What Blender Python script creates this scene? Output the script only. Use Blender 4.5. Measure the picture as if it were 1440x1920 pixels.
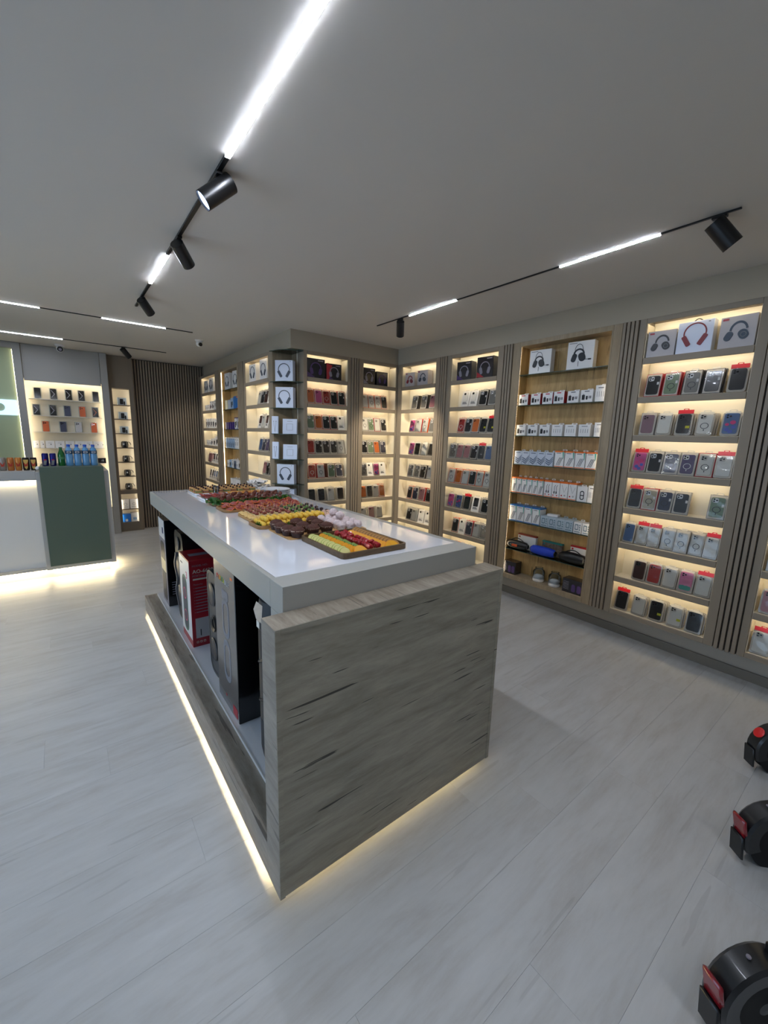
import bpy, bmesh, math, random
from mathutils import Vector, Matrix, Euler
random.seed(11)
PI = math.pi
SC = bpy.context.scene
COL = SC.collection
for _o in list(bpy.data.objects):
    bpy.data.objects.remove(_o)

# ------------------------------------------------------------------ camera, world, exposure
cam_d = bpy.data.cameras.new('camera')
cam = bpy.data.objects.new('camera', cam_d)
COL.objects.link(cam)
cam_d.sensor_fit = 'HORIZONTAL'
cam_d.sensor_width = 36.0
cam_d.lens = 772.16 / 1440.0 * 36.0
cam_d.clip_start = 0.02
RX = Vector((0.79304150, -0.60854961, 0.02743282))
RY = Vector((-0.08757182, -0.15845475, -0.98347510))
RZ = Vector((0.60284024, 0.77753422, -0.17895299))
cam.matrix_world = Matrix(((RX.x, -RY.x, -RZ.x, 0), (RX.y, -RY.y, -RZ.y, 0), (RX.z, -RY.z, -RZ.z, 1.60), (0, 0, 0, 1)))
SC.camera = cam

world = bpy.data.worlds.new('world')
SC.world = world
world.use_nodes = True
bg = world.node_tree.nodes['Background']
bg.inputs[0].default_value = (0.56, 0.76, 1.0, 1)
bg.inputs[1].default_value = 2.2

SC.view_settings.view_transform = 'Standard'
SC.view_settings.look = 'None'
SC.view_settings.gamma = 1.0
SC.view_settings.use_curve_mapping = False
SC.view_settings.exposure = 0.5

E_TRACK = 132.0      # white ceiling strips
E_SHELF = 16.0      # warm shelf strips
E_FLOOR = 34.0      # strips under the counters
SPOT_W = 18.0


# ------------------------------------------------------------------ colours and materials
def lin(c):
    out = []
    for x in c[:3]:
        x = x / 255.0
        out.append(x / 12.92 if x <= 0.04045 else ((x + 0.055) / 1.055) ** 2.4)
    return (out[0], out[1], out[2], 1.0)


MATS = {}


def mat(name, rgb=(128, 128, 128), rough=0.5, metal=0.0, coat=0.0, emit=0.0, trans=0.0, bump=0.0, scale=60.0, spec=0.5, var=0.0):
    if name in MATS:
        return MATS[name]
    m = bpy.data.materials.new(name)
    m.use_nodes = True
    nt = m.node_tree
    b = nt.nodes['Principled BSDF']
    c = lin(rgb)
    b.inputs['Base Color'].default_value = c
    b.inputs['Roughness'].default_value = rough
    b.inputs['Metallic'].default_value = metal
    b.inputs['Specular IOR Level'].default_value = spec
    if coat:
        b.inputs['Coat Weight'].default_value = coat
        b.inputs['Coat Roughness'].default_value = 0.08
    if trans:
        b.inputs['Transmission Weight'].default_value = trans
    if emit:
        b.inputs['Emission Color'].default_value = c
        b.inputs['Emission Strength'].default_value = emit
    if bump or var:
        tc = nt.nodes.new('ShaderNodeTexCoord')
        n = nt.nodes.new('ShaderNodeTexNoise')
        n.inputs['Scale'].default_value = scale
        n.inputs['Detail'].default_value = 4
        nt.links.new(tc.outputs['Object'], n.inputs['Vector'])
        if bump:
            bp = nt.nodes.new('ShaderNodeBump')
            bp.inputs['Strength'].default_value = bump
            bp.inputs['Distance'].default_value = 0.004
            nt.links.new(n.outputs['Fac'], bp.inputs['Height'])
            nt.links.new(bp.outputs['Normal'], b.inputs['Normal'])
        if var:
            r = nt.nodes.new('ShaderNodeValToRGB')
            r.color_ramp.elements[0].position = 0.3
            r.color_ramp.elements[1].position = 0.7
            r.color_ramp.elements[0].color = tuple(x * (1 - var) for x in c[:3]) + (1,)
            r.color_ramp.elements[1].color = tuple(min(1, x * (1 + var)) for x in c[:3]) + (1,)
            nt.links.new(n.outputs['Fac'], r.inputs['Fac'])
            nt.links.new(r.outputs['Color'], b.inputs['Base Color'])
    MATS[name] = m
    return m


def glass(name, tint=(235, 245, 240), fac=0.9, rough=0.02, refl=0.12):
    """clear film or sheet: mostly transparent, with a fresnel gloss"""
    if name in MATS:
        return MATS[name]
    m = bpy.data.materials.new(name)
    m.use_nodes = True
    nt = m.node_tree
    for n in list(nt.nodes):
        nt.nodes.remove(n)
    out = nt.nodes.new('ShaderNodeOutputMaterial')
    tr = nt.nodes.new('ShaderNodeBsdfTransparent')
    tr.inputs[0].default_value = tuple(x * fac for x in lin(tint)[:3]) + (1,)
    gl = nt.nodes.new('ShaderNodeBsdfGlossy')
    gl.inputs['Roughness'].default_value = rough
    fr = nt.nodes.new('ShaderNodeLayerWeight')
    fr.inputs['Blend'].default_value = refl
    mx = nt.nodes.new('ShaderNodeMixShader')
    nt.links.new(fr.outputs['Fresnel'], mx.inputs[0])
    nt.links.new(tr.outputs[0], mx.inputs[1])
    nt.links.new(gl.outputs[0], mx.inputs[2])
    nt.links.new(mx.outputs[0], out.inputs[0])
    MATS[name] = m
    return m


def wood(name, light, dark, stretch, scale=1.0, crack=0.0, rough=0.45, rnd=False, contrast=1.0, bump=0.15, mid=None):
    """stretched-noise grain; stretch = per-axis scale of the object coordinates; crack = dark splits along the grain"""
    if name in MATS:
        return MATS[name]
    m = bpy.data.materials.new(name)
    m.use_nodes = True
    nt = m.node_tree
    N, L = nt.nodes, nt.links
    b = N['Principled BSDF']
    b.inputs['Roughness'].default_value = rough
    tc = N.new('ShaderNodeTexCoord')
    src = tc.outputs['Object']
    if rnd:
        oi = N.new('ShaderNodeObjectInfo')
        mu = N.new('ShaderNodeMath')
        mu.operation = 'MULTIPLY'
        mu.inputs[1].default_value = 57.0
        L.new(oi.outputs['Random'], mu.inputs[0])
        ad = N.new('ShaderNodeVectorMath')
        ad.operation = 'ADD'
        L.new(src, ad.inputs[0])
        L.new(mu.outputs[0], ad.inputs[1])
        src = ad.outputs[0]
    mp = N.new('ShaderNodeMapping')
    mp.inputs['Scale'].default_value = tuple(s * scale for s in stretch)
    L.new(src, mp.inputs['Vector'])
    n1 = N.new('ShaderNodeTexNoise')
    n1.inputs['Scale'].default_value = 2.2
    n1.inputs['Detail'].default_value = 8
    n1.inputs['Roughness'].default_value = 0.62
    n1.inputs['Distortion'].default_value = 0.6
    L.new(mp.outputs[0], n1.inputs['Vector'])
    n2 = N.new('ShaderNodeTexNoise')
    n2.inputs['Scale'].default_value = 9.0
    n2.inputs['Detail'].default_value = 5
    n2.inputs['Roughness'].default_value = 0.7
    L.new(mp.outputs[0], n2.inputs['Vector'])
    mixf = N.new('ShaderNodeMath')
    mixf.operation = 'MULTIPLY_ADD'
    mixf.inputs[1].default_value = 0.35
    L.new(n2.outputs['Fac'], mixf.inputs[0])
    half = N.new('ShaderNodeMath')
    half.operation = 'MULTIPLY'
    half.inputs[1].default_value = 0.65
    L.new(n1.outputs['Fac'], half.inputs[0])
    L.new(half.outputs[0], mixf.inputs[2])
    cr = N.new('ShaderNodeValToRGB')
    w = 0.16 / contrast
    cr.color_ramp.elements[0].position = max(0.0, 0.5 - w)
    cr.color_ramp.elements[1].position = min(1.0, 0.5 + w)
    cr.color_ramp.elements[0].color = lin(dark)
    cr.color_ramp.elements[1].color = lin(light)
    if mid:
        e = cr.color_ramp.elements.new(0.5)
        e.color = lin(mid)
    L.new(mixf.outputs[0], cr.inputs['Fac'])
    col = cr.outputs['Color']
    if crack:
        mp2 = N.new('ShaderNodeMapping')
        mp2.inputs['Scale'].default_value = tuple((s ** 1.62) * scale * 1.05 for s in stretch)
        mp2.inputs['Location'].default_value = (3.1, 1.7, 5.3)
        L.new(src, mp2.inputs['Vector'])
        n3 = N.new('ShaderNodeTexNoise')
        n3.inputs['Scale'].default_value = 2.0
        n3.inputs['Detail'].default_value = 2.5
        n3.inputs['Roughness'].default_value = 0.5
        L.new(mp2.outputs[0], n3.inputs['Vector'])
        c2 = N.new('ShaderNodeValToRGB')
        c2.color_ramp.elements[0].position = 0.322
        c2.color_ramp.elements[1].position = 0.334
        c2.color_ramp.elements[0].color = (1, 1, 1, 1)
        c2.color_ramp.elements[1].color = (0, 0, 0, 1)
        L.new(n3.outputs['Fac'], c2.inputs['Fac'])
        mc = N.new('ShaderNodeMath')
        mc.operation = 'MULTIPLY'
        mc.inputs[1].default_value = crack
        L.new(c2.outputs['Color'], mc.inputs[0])
        mx = N.new('ShaderNodeMixRGB')
        mx.inputs['Color2'].default_value = lin(tuple(x * 0.3 for x in dark))
        L.new(mc.outputs[0], mx.inputs['Fac'])
        L.new(col, mx.inputs['Color1'])
        col = mx.outputs[0]
    L.new(col, b.inputs['Base Color'])
    bp = N.new('ShaderNodeBump')
    bp.inputs['Strength'].default_value = bump
    bp.inputs['Distance'].default_value = 0.002
    L.new(mixf.outputs[0], bp.inputs['Height'])
    L.new(bp.outputs['Normal'], b.inputs['Normal'])
    MATS[name] = m
    return m


WARM = (255, 238, 204)
m_ceiling = mat('ceiling_paint', (205, 200, 192), 0.85, bump=0.02, scale=90)
m_wall = mat('wall_paint', (202, 198, 190), 0.85, bump=0.02, scale=90)
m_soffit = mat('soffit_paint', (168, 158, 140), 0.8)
m_cab = mat('taupe_laminate', (143, 131, 114), 0.58)
m_cabdark = mat('taupe_laminate_recess', (58, 53, 47), 0.6)
m_inner = mat('cream_laminate', (228, 219, 197), 0.32, coat=0.2)
m_plinth = mat('grey_plinth', (118, 114, 106), 0.6)
m_worktop = mat('grey_matt_laminate', (168, 168, 162), 0.38)
m_white = mat('white_gloss', (242, 244, 250), 0.06, coat=1.0)
m_whitematt = mat('white_matt', (214, 213, 210), 0.5)
m_counter = mat('counter_grey', (176, 174, 170), 0.45)
m_green = mat('sage_green_laminate', (84, 98, 84), 0.5)
m_greenwall = mat('pale_green_wall', (172, 186, 152), 0.6)
m_panelgrey = mat('panel_grey', (158, 157, 153), 0.45)
m_brown = mat('brown_laminate', (122, 110, 94), 0.5)
m_black = mat('black_metal', (14, 14, 15), 0.35)
m_blackplastic = mat('black_plastic', (16, 17, 19), 0.32)
m_blacksatin = mat('black_satin', (24, 25, 28), 0.25, coat=0.3)
m_dark = mat('dark_interior', (22, 22, 24), 0.6)
m_barbody = mat('bar_body', (240, 246, 255), 0.5, emit=1.6)
m_ledw = mat('led_white', (232, 240, 255), emit=E_TRACK)
m_ledwarm = mat('led_warm', WARM, emit=E_SHELF)
m_ledvert = mat('led_warm_vertical', WARM, emit=E_SHELF * 0.55)
m_ledisland = mat('led_island', (255, 234, 188), emit=E_FLOOR * 2.7)
m_ledfloor = mat('led_floor', (255, 234, 188), emit=E_FLOOR)
m_ledniche = mat('led_niche', (255, 240, 214), emit=E_SHELF * 0.75)
m_lens = mat('lamp_lens', (190, 212, 255), emit=2.2)
m_sign = mat('lit_sign', (196, 222, 250), emit=0.85)
m_shelfglass = glass('shelf_glass', (214, 232, 222), 0.95, 0.02, 0.25)
m_film = glass('clear_film', (250, 250, 250), 0.97, 0.06, 0.32)
m_glassedge = mat('glass_edge', (52, 74, 66), 0.15)
m_clear = glass('clear_plastic', (240, 246, 250), 0.93, 0.04, 0.3)
m_floor = wood('floor_planks', (206, 206, 205), (172, 168, 162), (0.9, 5.0, 5.0), 0.85, crack=0.12, rough=0.38, rnd=True, contrast=0.62, bump=0.06, mid=(193, 193, 191))
m_islandX = wood('island_oak_front', (174, 169, 154), (130, 125, 111), (1.0, 7.0, 7.0), 1.1, crack=0.9, rough=0.42, contrast=0.95)
m_islandY = wood('island_oak_side', (168, 160, 148), (118, 108, 96), (7.0, 1.2, 7.0), 1.1, crack=0.6, rough=0.42, contrast=0.9)
m_islandTop = wood('island_oak_top', (172, 162, 146), (120, 108, 92), (8.0, 1.3, 7.0), 1.3, crack=0.5, rough=0.42)
m_oakwarm = wood('warm_oak', (196, 164, 110), (150, 118, 70), (8.0, 8.0, 1.0), 1.2, crack=0.75, rough=0.45, contrast=0.9)
m_oakframe = wood('pale_oak_frame', (170, 152, 124), (132, 116, 92), (9.0, 9.0, 1.0), 1.2, rough=0.45, contrast=0.8)
m_slat = wood('slat_oak', (158, 144, 126), (124, 111, 96), (10.0, 10.0, 1.0), 1.0, rough=0.5, contrast=0.8)
m_slatcab = mat('slat_taupe', (142, 129, 112), 0.5)
m_board = wood('tray_wood', (176, 132, 82), (136, 96, 56), (2.0, 9.0, 9.0), 3.0, rough=0.45)
m_boarddark = wood('dark_tray_wood', (112, 88, 58), (78, 60, 38), (2.0, 9.0, 9.0), 3.0, rough=0.45)
m_boardpale = wood('pale_board', (212, 168, 108), (180, 134, 80), (2.0, 9.0, 9.0), 3.0, rough=0.5)

COLS = {'k': (26, 26, 28), 'g': (128, 146, 112), 's': (128, 124, 116), 'b': (74, 108, 150), 'n': (58, 64, 84),
        'w': (222, 218, 206), 'p': (214, 92, 150), 'o': (222, 120, 46), 'r': (184, 62, 52), 'v': (96, 82, 116),
        't': (190, 178, 148), 'm': (78, 50, 42), 'f': (226, 132, 168), 'l': (146, 112, 118), 'c': (208, 200, 184), 'a': (186, 130, 132)}
NAMES = {'k': 'black', 'g': 'olive green', 's': 'smoky grey', 'b': 'blue', 'n': 'navy', 'w': 'white', 'p': 'bright pink', 'o': 'orange',
         'r': 'red', 'v': 'violet', 't': 'sand', 'm': 'dark brown', 'f': 'pink flowered', 'l': 'mauve glitter', 'c': 'clear', 'a': 'rose'}


def cmat(k):
    return mat('case_' + NAMES[k].replace(' ', '_'), COLS[k], 0.28, coat=0.5)


EDGE = {'s': ('silver_carton', (150, 146, 138)), 'd': ('dark_carton', (54, 50, 48)), 'o': ('orange_carton', (208, 88, 34)),
        'r': ('red_carton', (170, 34, 38)), 'm': ('brown_carton', (92, 52, 36)), 'w': ('white_carton', (226, 222, 214)), 'p': ('pink_carton', (206, 96, 96))}


def emat(k):
    return mat(EDGE[k][0], EDGE[k][1], 0.35, coat=0.3)


# ------------------------------------------------------------------ mesh helpers
def rr(w, h, r, cx=0.0, cz=0.0, n=4):
    """rounded rectangle outline, counter-clockwise"""
    pts = []
    r = min(r, w / 2 - 1e-5, h / 2 - 1e-5)
    for qx, qz, a0 in ((1, 1, 0), (-1, 1, PI / 2), (-1, -1, PI), (1, -1, 3 * PI / 2)):
        for i in range(n + 1):
            a = a0 + PI / 2 * i / n
            pts.append((cx + qx * (w / 2 - r) + r * math.cos(a), cz + qz * (h / 2 - r) + r * math.sin(a)))
    return pts


class MB:
    def __init__(self):
        self.v = []
        self.f = []

    def add(self, vs, fs, mx=None):
        k = len(self.v)
        if mx is not None:
            vs = [tuple(mx @ Vector(p)) for p in vs]
        self.v += [tuple(p) for p in vs]
        self.f += [tuple(i + k for i in f) for f in fs]
        return self

    def box(self, x0, y0, z0, x1, y1, z1, c=0.0, mx=None):
        if x0 > x1: x0, x1 = x1, x0
        if y0 > y1: y0, y1 = y1, y0
        if z0 > z1: z0, z1 = z1, z0
        if c <= 0:
            vs = [(x0, y0, z0), (x1, y0, z0), (x1, y1, z0), (x0, y1, z0), (x0, y0, z1), (x1, y0, z1), (x1, y1, z1), (x0, y1, z1)]
            fs = [(0, 3, 2, 1), (4, 5, 6, 7), (0, 1, 5, 4), (1, 2, 6, 5), (2, 3, 7, 6), (3, 0, 4, 7)]
            return self.add(vs, fs, mx)
        c = min(c, (x1 - x0) / 2.01, (y1 - y0) / 2.01, (z1 - z0) / 2.01)
        vs = []
        idx = {}
        X = (x0, x1); Y = (y0, y1); Z = (z0, z1)
        for i in (0, 1):
            for j in (0, 1):
                for k in (0, 1):
                    sx = c if i == 0 else -c
                    sy = c if j == 0 else -c
                    sz = c if k == 0 else -c
                    for a, p in enumerate(((X[i], Y[j] + sy, Z[k] + sz), (X[i] + sx, Y[j], Z[k] + sz), (X[i] + sx, Y[j] + sy, Z[k]))):
                        idx[(i, j, k, a)] = len(vs)
                        vs.append(p)
        fs = []
        for i in (0, 1):
            fs.append([idx[(i, j, k, 0)] for j, k in ((0, 0), (1, 0), (1, 1), (0, 1))])
            fs.append([idx[(j, i, k, 1)] for j, k in ((0, 0), (1, 0), (1, 1), (0, 1))])
            fs.append([idx[(j, k, i, 2)] for j, k in ((0, 0), (1, 0), (1, 1), (0, 1))])
            for j in (0, 1):
                fs.append([idx[(i, j, 0, 0)], idx[(i, j, 1, 0)], idx[(i, j, 1, 1)], idx[(i, j, 0, 1)]])
                fs.append([idx[(i, 0, j, 0)], idx[(i, 1, j, 0)], idx[(i, 1, j, 2)], idx[(i, 0, j, 2)]])
                fs.append([idx[(0, i, j, 1)], idx[(1, i, j, 1)], idx[(1, i, j, 2)], idx[(0, i, j, 2)]])
        for i in (0, 1):
            for j in (0, 1):
                for k in (0, 1):
                    fs.append([idx[(i, j, k, 0)], idx[(i, j, k, 1)], idx[(i, j, k, 2)]])
        return self.add(vs, fs, mx)

    def prism(self, pts, d0, d1, plane='xz', mx=None):
        """polygon in a plane, extruded along the third axis from d0 to d1"""
        def P(a, b, d):
            return (a, d, b) if plane == 'xz' else ((a, b, d) if plane == 'xy' else (d, a, b))
        n = len(pts)
        vs = [P(a, b, d0) for a, b in pts] + [P(a, b, d1) for a, b in pts]
        fs = [tuple(range(n)), tuple(range(2 * n - 1, n - 1, -1))]
        fs += [(i, (i + 1) % n, (i + 1) % n + n, i + n) for i in range(n)]
        return self.add(vs, fs, mx)

    def annulus(self, outer, inner, d0, d1, plane='xz', closed=True, mx=None):
        def P(a, b, d):
            return (a, d, b) if plane == 'xz' else ((a, b, d) if plane == 'xy' else (d, a, b))
        n = len(outer)
        vs = [P(a, b, d0) for a, b in outer] + [P(a, b, d0) for a, b in inner] + [P(a, b, d1) for a, b in outer] + [P(a, b, d1) for a, b in inner]
        fs = []
        for i in range(n if closed else n - 1):
            j = (i + 1) % n
            fs += [(i, j, j + n, i + n), (i + 2 * n, i + 3 * n, j + 3 * n, j + 2 * n), (i, i + 2 * n, j + 2 * n, j), (i + n, j + n, j + 3 * n, i + 3 * n)]
        if not closed:
            fs += [(0, n, 3 * n, 2 * n), (n - 1, 3 * n - 1, 4 * n - 1, 2 * n - 1)]
        return self.add(vs, fs, mx)

    def cyl(self, p0, p1, r0, r1=None, n=16, caps=True):
        r1 = r0 if r1 is None else r1
        p0 = Vector(p0); p1 = Vector(p1)
        d = (p1 - p0).normalized()
        u = d.orthogonal().normalized()
        w = d.cross(u)
        vs = []
        for p, r in ((p0, r0), (p1, r1)):
            for i in range(n):
                a = 2 * PI * i / n
                vs.append(tuple(p + u * (r * math.cos(a)) + w * (r * math.sin(a))))
        fs = [(i, (i + 1) % n, (i + 1) % n + n, i + n) for i in range(n)]
        if caps:
            fs += [tuple(range(n - 1, -1, -1)), tuple(range(n, 2 * n))]
        return self.add(vs, fs)

    def tube(self, path, r, n=8, rs=None, flat=1.0, up=None):
        P = [Vector(p) for p in path]
        vs = []
        prev = None
        for i, p in enumerate(P):
            d = (P[min(i + 1, len(P) - 1)] - P[max(i - 1, 0)]).normalized()
            if up is not None:
                w = d.cross(Vector(up)).normalized()
                u = w.cross(d)
            else:
                u = d.orthogonal().normalized() if prev is None else (prev - d * prev.dot(d)).normalized()
                w = d.cross(u)
            prev = u
            q = rs[i] if rs else r
            for k in range(n):
                a = 2 * PI * k / n
                vs.append(tuple(p + u * (q * flat * math.cos(a)) + w * (q * math.sin(a))))
        fs = []
        for i in range(len(P) - 1):
            for k in range(n):
                a = i * n + k; b = i * n + (k + 1) % n
                fs.append((a, b, b + n, a + n))
        fs += [tuple(range(n - 1, -1, -1)), tuple(range((len(P) - 1) * n, len(P) * n))]
        return self.add(vs, fs)

    def lathe(self, prof, n=20, c=(0, 0, 0), mx=None, wave=0.0, waven=0):
        """profile of (radius, z)"""
        vs = []
        for r, z in prof:
            for k in range(n):
                a = 2 * PI * k / n
                q = r * (1 + (wave if (waven and k % 2) else 0))
                vs.append((c[0] + q * math.cos(a), c[1] + q * math.sin(a), c[2] + z))
        fs = []
        for i in range(len(prof) - 1):
            for k in range(n):
                a = i * n + k; b = i * n + (k + 1) % n
                fs.append((a, b, b + n, a + n))
        if prof[0][0] > 1e-4: fs.append(tuple(range(n - 1, -1, -1)))
        if prof[-1][0] > 1e-4: fs.append(tuple(range((len(prof) - 1) * n, len(prof) * n)))
        return self.add(vs, fs, mx)

    def ball(self, c, r, n=12, m=8, s=(1, 1, 1), noise=0.0, seed=0, mx=None):
        rnd = random.Random(seed)
        vs = [(c[0], c[1], c[2] - r * s[2])]
        for j in range(1, m):
            t = PI * j / m
            for k in range(n):
                a = 2 * PI * k / n
                q = r * (1 + noise * rnd.uniform(-1, 1))
                vs.append((c[0] + s[0] * q * math.sin(t) * math.cos(a), c[1] + s[1] * q * math.sin(t) * math.sin(a), c[2] - s[2] * q * math.cos(t)))
        vs.append((c[0], c[1], c[2] + r * s[2]))
        fs = [(0, 1 + (k + 1) % n, 1 + k) for k in range(n)]
        for j in range(m - 2):
            for k in range(n):
                a = 1 + j * n + k; b = 1 + j * n + (k + 1) % n
                fs.append((a, b, b + n, a + n))
        T = len(vs) - 1; o = 1 + (m - 2) * n
        fs += [(o + k, o + (k + 1) % n, T) for k in range(n)]
        return self.add(vs, fs, mx)

    def mesh(self, name, material, smooth=40):
        me = bpy.data.meshes.new(name)
        me.from_pydata(self.v, [], self.f)
        bm = bmesh.new()
        bm.from_mesh(me)
        bmesh.ops.recalc_face_normals(bm, faces=bm.faces)
        bm.to_mesh(me)
        bm.free()
        if smooth:
            me.polygons.foreach_set('use_smooth', [True] * len(me.polygons))
            me.set_sharp_from_angle(angle=math.radians(smooth))
        me.materials.append(material)
        return me

    def build(self, name, material, parent=None, loc=(0, 0, 0), rot=(0, 0, 0), smooth=40):
        return obj(name, self.mesh(name, material, smooth), parent, loc, rot)


MESH = {}


def cached(key, name, material, fn, smooth=40):
    k = (key, material.name)
    if k not in MESH:
        b = MB()
        fn(b)
        MESH[k] = b.mesh(name, material, smooth)
    return MESH[k]


def obj(name, me, parent=None, loc=(0, 0, 0), rot=(0, 0, 0)):
    o = bpy.data.objects.new(name, me)
    COL.objects.link(o)
    o.location = loc
    o.rotation_euler = rot
    if parent is not None:
        o.parent = parent
    return o


LABELS = {}


def tag(o, label=None, cat=None, group=None, kind=None):
    if label:
        o['label'] = label
        LABELS.setdefault(label, []).append((o.name, group))
    if cat: o['category'] = cat
    if group: o['group'] = group
    if kind: o['kind'] = kind
    return o


def thing(name, label, cat, loc=(0, 0, 0), rot=(0, 0, 0), group=None):
    o = bpy.data.objects.new(name, None)
    COL.objects.link(o)
    o.empty_display_size = 0.05
    o.location = loc
    o.rotation_euler = rot
    return tag(o, label, cat, group)


def bx(name, m, parent, x0, y0, z0, x1, y1, z1, c=0.0, **k):
    return MB().box(x0, y0, z0, x1, y1, z1, c).build(name, m, parent, **k)


def struct(name, b, m, label=None, smooth=40):
    o = b.build(name, m, None, smooth=smooth)
    o['kind'] = 'structure'
    if label: o['label'] = label
    return o


TXT = {}


def text(s, size, m, parent, loc, rot=(PI / 2, 0, 0), name='lettering', depth=0.0006, sx=1.0, bold=0.0, align='LEFT'):
    key = (s, size, m.name, sx, align)
    if key not in TXT:
        cu = bpy.data.curves.new('lettering', 'FONT')
        cu.body = s
        cu.size = size
        cu.extrude = depth
        cu.resolution_u = 2
        cu.offset = bold
        cu.align_x = align
        t = bpy.data.objects.new('tmp', cu)
        COL.objects.link(t)
        bpy.context.view_layer.update()
        me = bpy.data.meshes.new_from_object(t.evaluated_get(bpy.context.evaluated_depsgraph_get()))
        bpy.data.objects.remove(t)
        for v in me.vertices:
            v.co.x *= sx
        me.materials.clear()
        me.materials.append(m)
        TXT[key] = me
    return obj(name, TXT[key], parent, loc, rot)


ORD = ['first', 'second', 'third', 'fourth', 'fifth', 'sixth', 'seventh', 'eighth', 'ninth', 'tenth', 'eleventh', 'twelfth', 'thirteenth', 'fourteenth', 'fifteenth', 'sixteenth', 'seventeenth', 'eighteenth', 'nineteenth', 'twentieth', 'twenty-first', 'twenty-second', 'twenty-third', 'twenty-fourth', 'twenty-fifth', 'twenty-sixth', 'twenty-seventh']


def fromleft(i, n=None):
    if n == 1: return 'alone'
    return 'leftmost' if i == 0 else ('rightmost' if n and i == n - 1 else ORD[i] + ' from left')


def fromfront(i, n=None):
    return 'frontmost' if i == 0 else ('rearmost' if n and i == n - 1 else ORD[i] + ' from front')


# ------------------------------------------------------------------ structure of the room
ZC = 2.69
XR = 3.45        # front of the right-hand shelving
YB = 4.24        # front of the short return shelving
XL = 1.90        # front of the inner left shelving
Z0, Z1 = 0.23, 2.50
SH = [2.225 - 0.28 * i for i in range(8)]     # shelf tops
DEP = 0.145

ceil = MB().box(-3.3, -3.2, ZC, 4.0, 8.2, ZC + 0.1)
struct('ceiling', ceil, m_ceiling)
fl = struct('floor', MB().box(-3.3, -3.2, -0.06, 4.0, 8.2, -0.006), mat('floor_base', (190, 188, 184), 0.6))
# vinyl planks run along X; each plank is a piece of the floor
PLW, PLL = 0.228, 1.52
pl_mesh = MB().box(0.0002, 0.0002, -0.006, PLL - 0.0002, PLW - 0.0002, 0.0, 0.0003).mesh('plank', m_floor, 0)
row = 0
yy = -3.15
while yy < 7.95:
    off = [0.0, 0.55, 1.02, 0.3, 0.8, 1.27][row % 6]
    xx = -3.25 - off
    while xx < 3.75:
        if xx + PLL > -3.2:
            obj('plank', pl_mesh, fl, (xx, yy, 0))
        xx += PLL
    yy += PLW
    row += 1

struct('wall_right', MB().box(3.64, -3.2, 0, 3.74, 4.5, ZC), m_wall)
struct('wall_back', MB().box(2.14, 4.43, 0, 3.64, 4.53, ZC), m_wall)
struct('wall_inner_left', MB().box(2.14, 4.55, 0, 2.24, 8.2, ZC), m_wall)
struct('wall_far', MB().box(-3.3, 7.80, 0, 2.14, 7.9, ZC), m_wall)
struct('wall_near', MB().box(-3.3, -3.2, 0, 3.64, -3.1, ZC), m_wall)
lw = MB()
lw.box(-3.3, -3.1, 0, -3.2, 0.2, ZC)
lw.box(-3.3, 4.2, 0, -3.2, 7.8, ZC)
lw.box(-3.3, 0.2, 2.45, -3.2, 4.2, ZC)
lw.box(-3.3, 0.2, 0, -3.2, 4.2, 0.12)
struct('wall_left', lw, m_wall)
wf = MB()
for y in (0.2, 1.5, 2.8, 4.14):
    wf.box(-3.28, y, 0.12, -3.22, y + 0.06, 2.45)
wf.box(-3.28, 0.2, 0.12, -3.22, 4.2, 0.18)
wf.box(-3.28, 0.2, 2.39, -3.22, 4.2, 2.45)
w1 = struct('window_1', wf, m_black)
MB().box(-3.254, 0.24, 0.16, -3.248, 4.16, 2.41).build('pane', glass('window_glass', (250, 252, 255), 0.98, 0.01, 0.1), w1)
po = bpy.data.lights.new('window_portal', 'AREA')
po.shape = 'RECTANGLE'
po.size = 4.0
po.size_y = 2.3
po.cycles.is_portal = True
pob = bpy.data.objects.new('window_portal', po)
COL.objects.link(pob)
pob.location = (-3.35, 2.2, 1.3)
pob.rotation_euler = (0, -PI / 2, 0)
pob.rotation_euler = Vector((1, 0, 0)).to_track_quat('-Z', 'Z').to_euler()

# soffits above the shelving
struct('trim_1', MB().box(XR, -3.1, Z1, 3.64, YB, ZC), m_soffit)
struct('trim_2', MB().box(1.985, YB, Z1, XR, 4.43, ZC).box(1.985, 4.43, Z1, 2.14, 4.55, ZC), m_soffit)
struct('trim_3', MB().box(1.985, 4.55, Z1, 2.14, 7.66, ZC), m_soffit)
# skirting under the shelving
struct('baseboard_right', MB().box(3.622, -3.1, 0, 3.64, 4.40, 0.07, 0.003), m_plinth)
struct('baseboard_back', MB().box(2.14, 4.412, 0, 3.62, 4.43, 0.07, 0.003), m_plinth)
struct('baseboard_inner_left', MB().box(2.122, 4.56, 0, 2.14, 7.7, 0.07, 0.003), m_plinth)


# ------------------------------------------------------------------ shelving units
def strip_light(parent, x0, y0, z0, x1, y1, z1, m=m_ledwarm):
    return bx('led_strip', m, parent, x0, y0, z0, x1, y1, z1)


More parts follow.
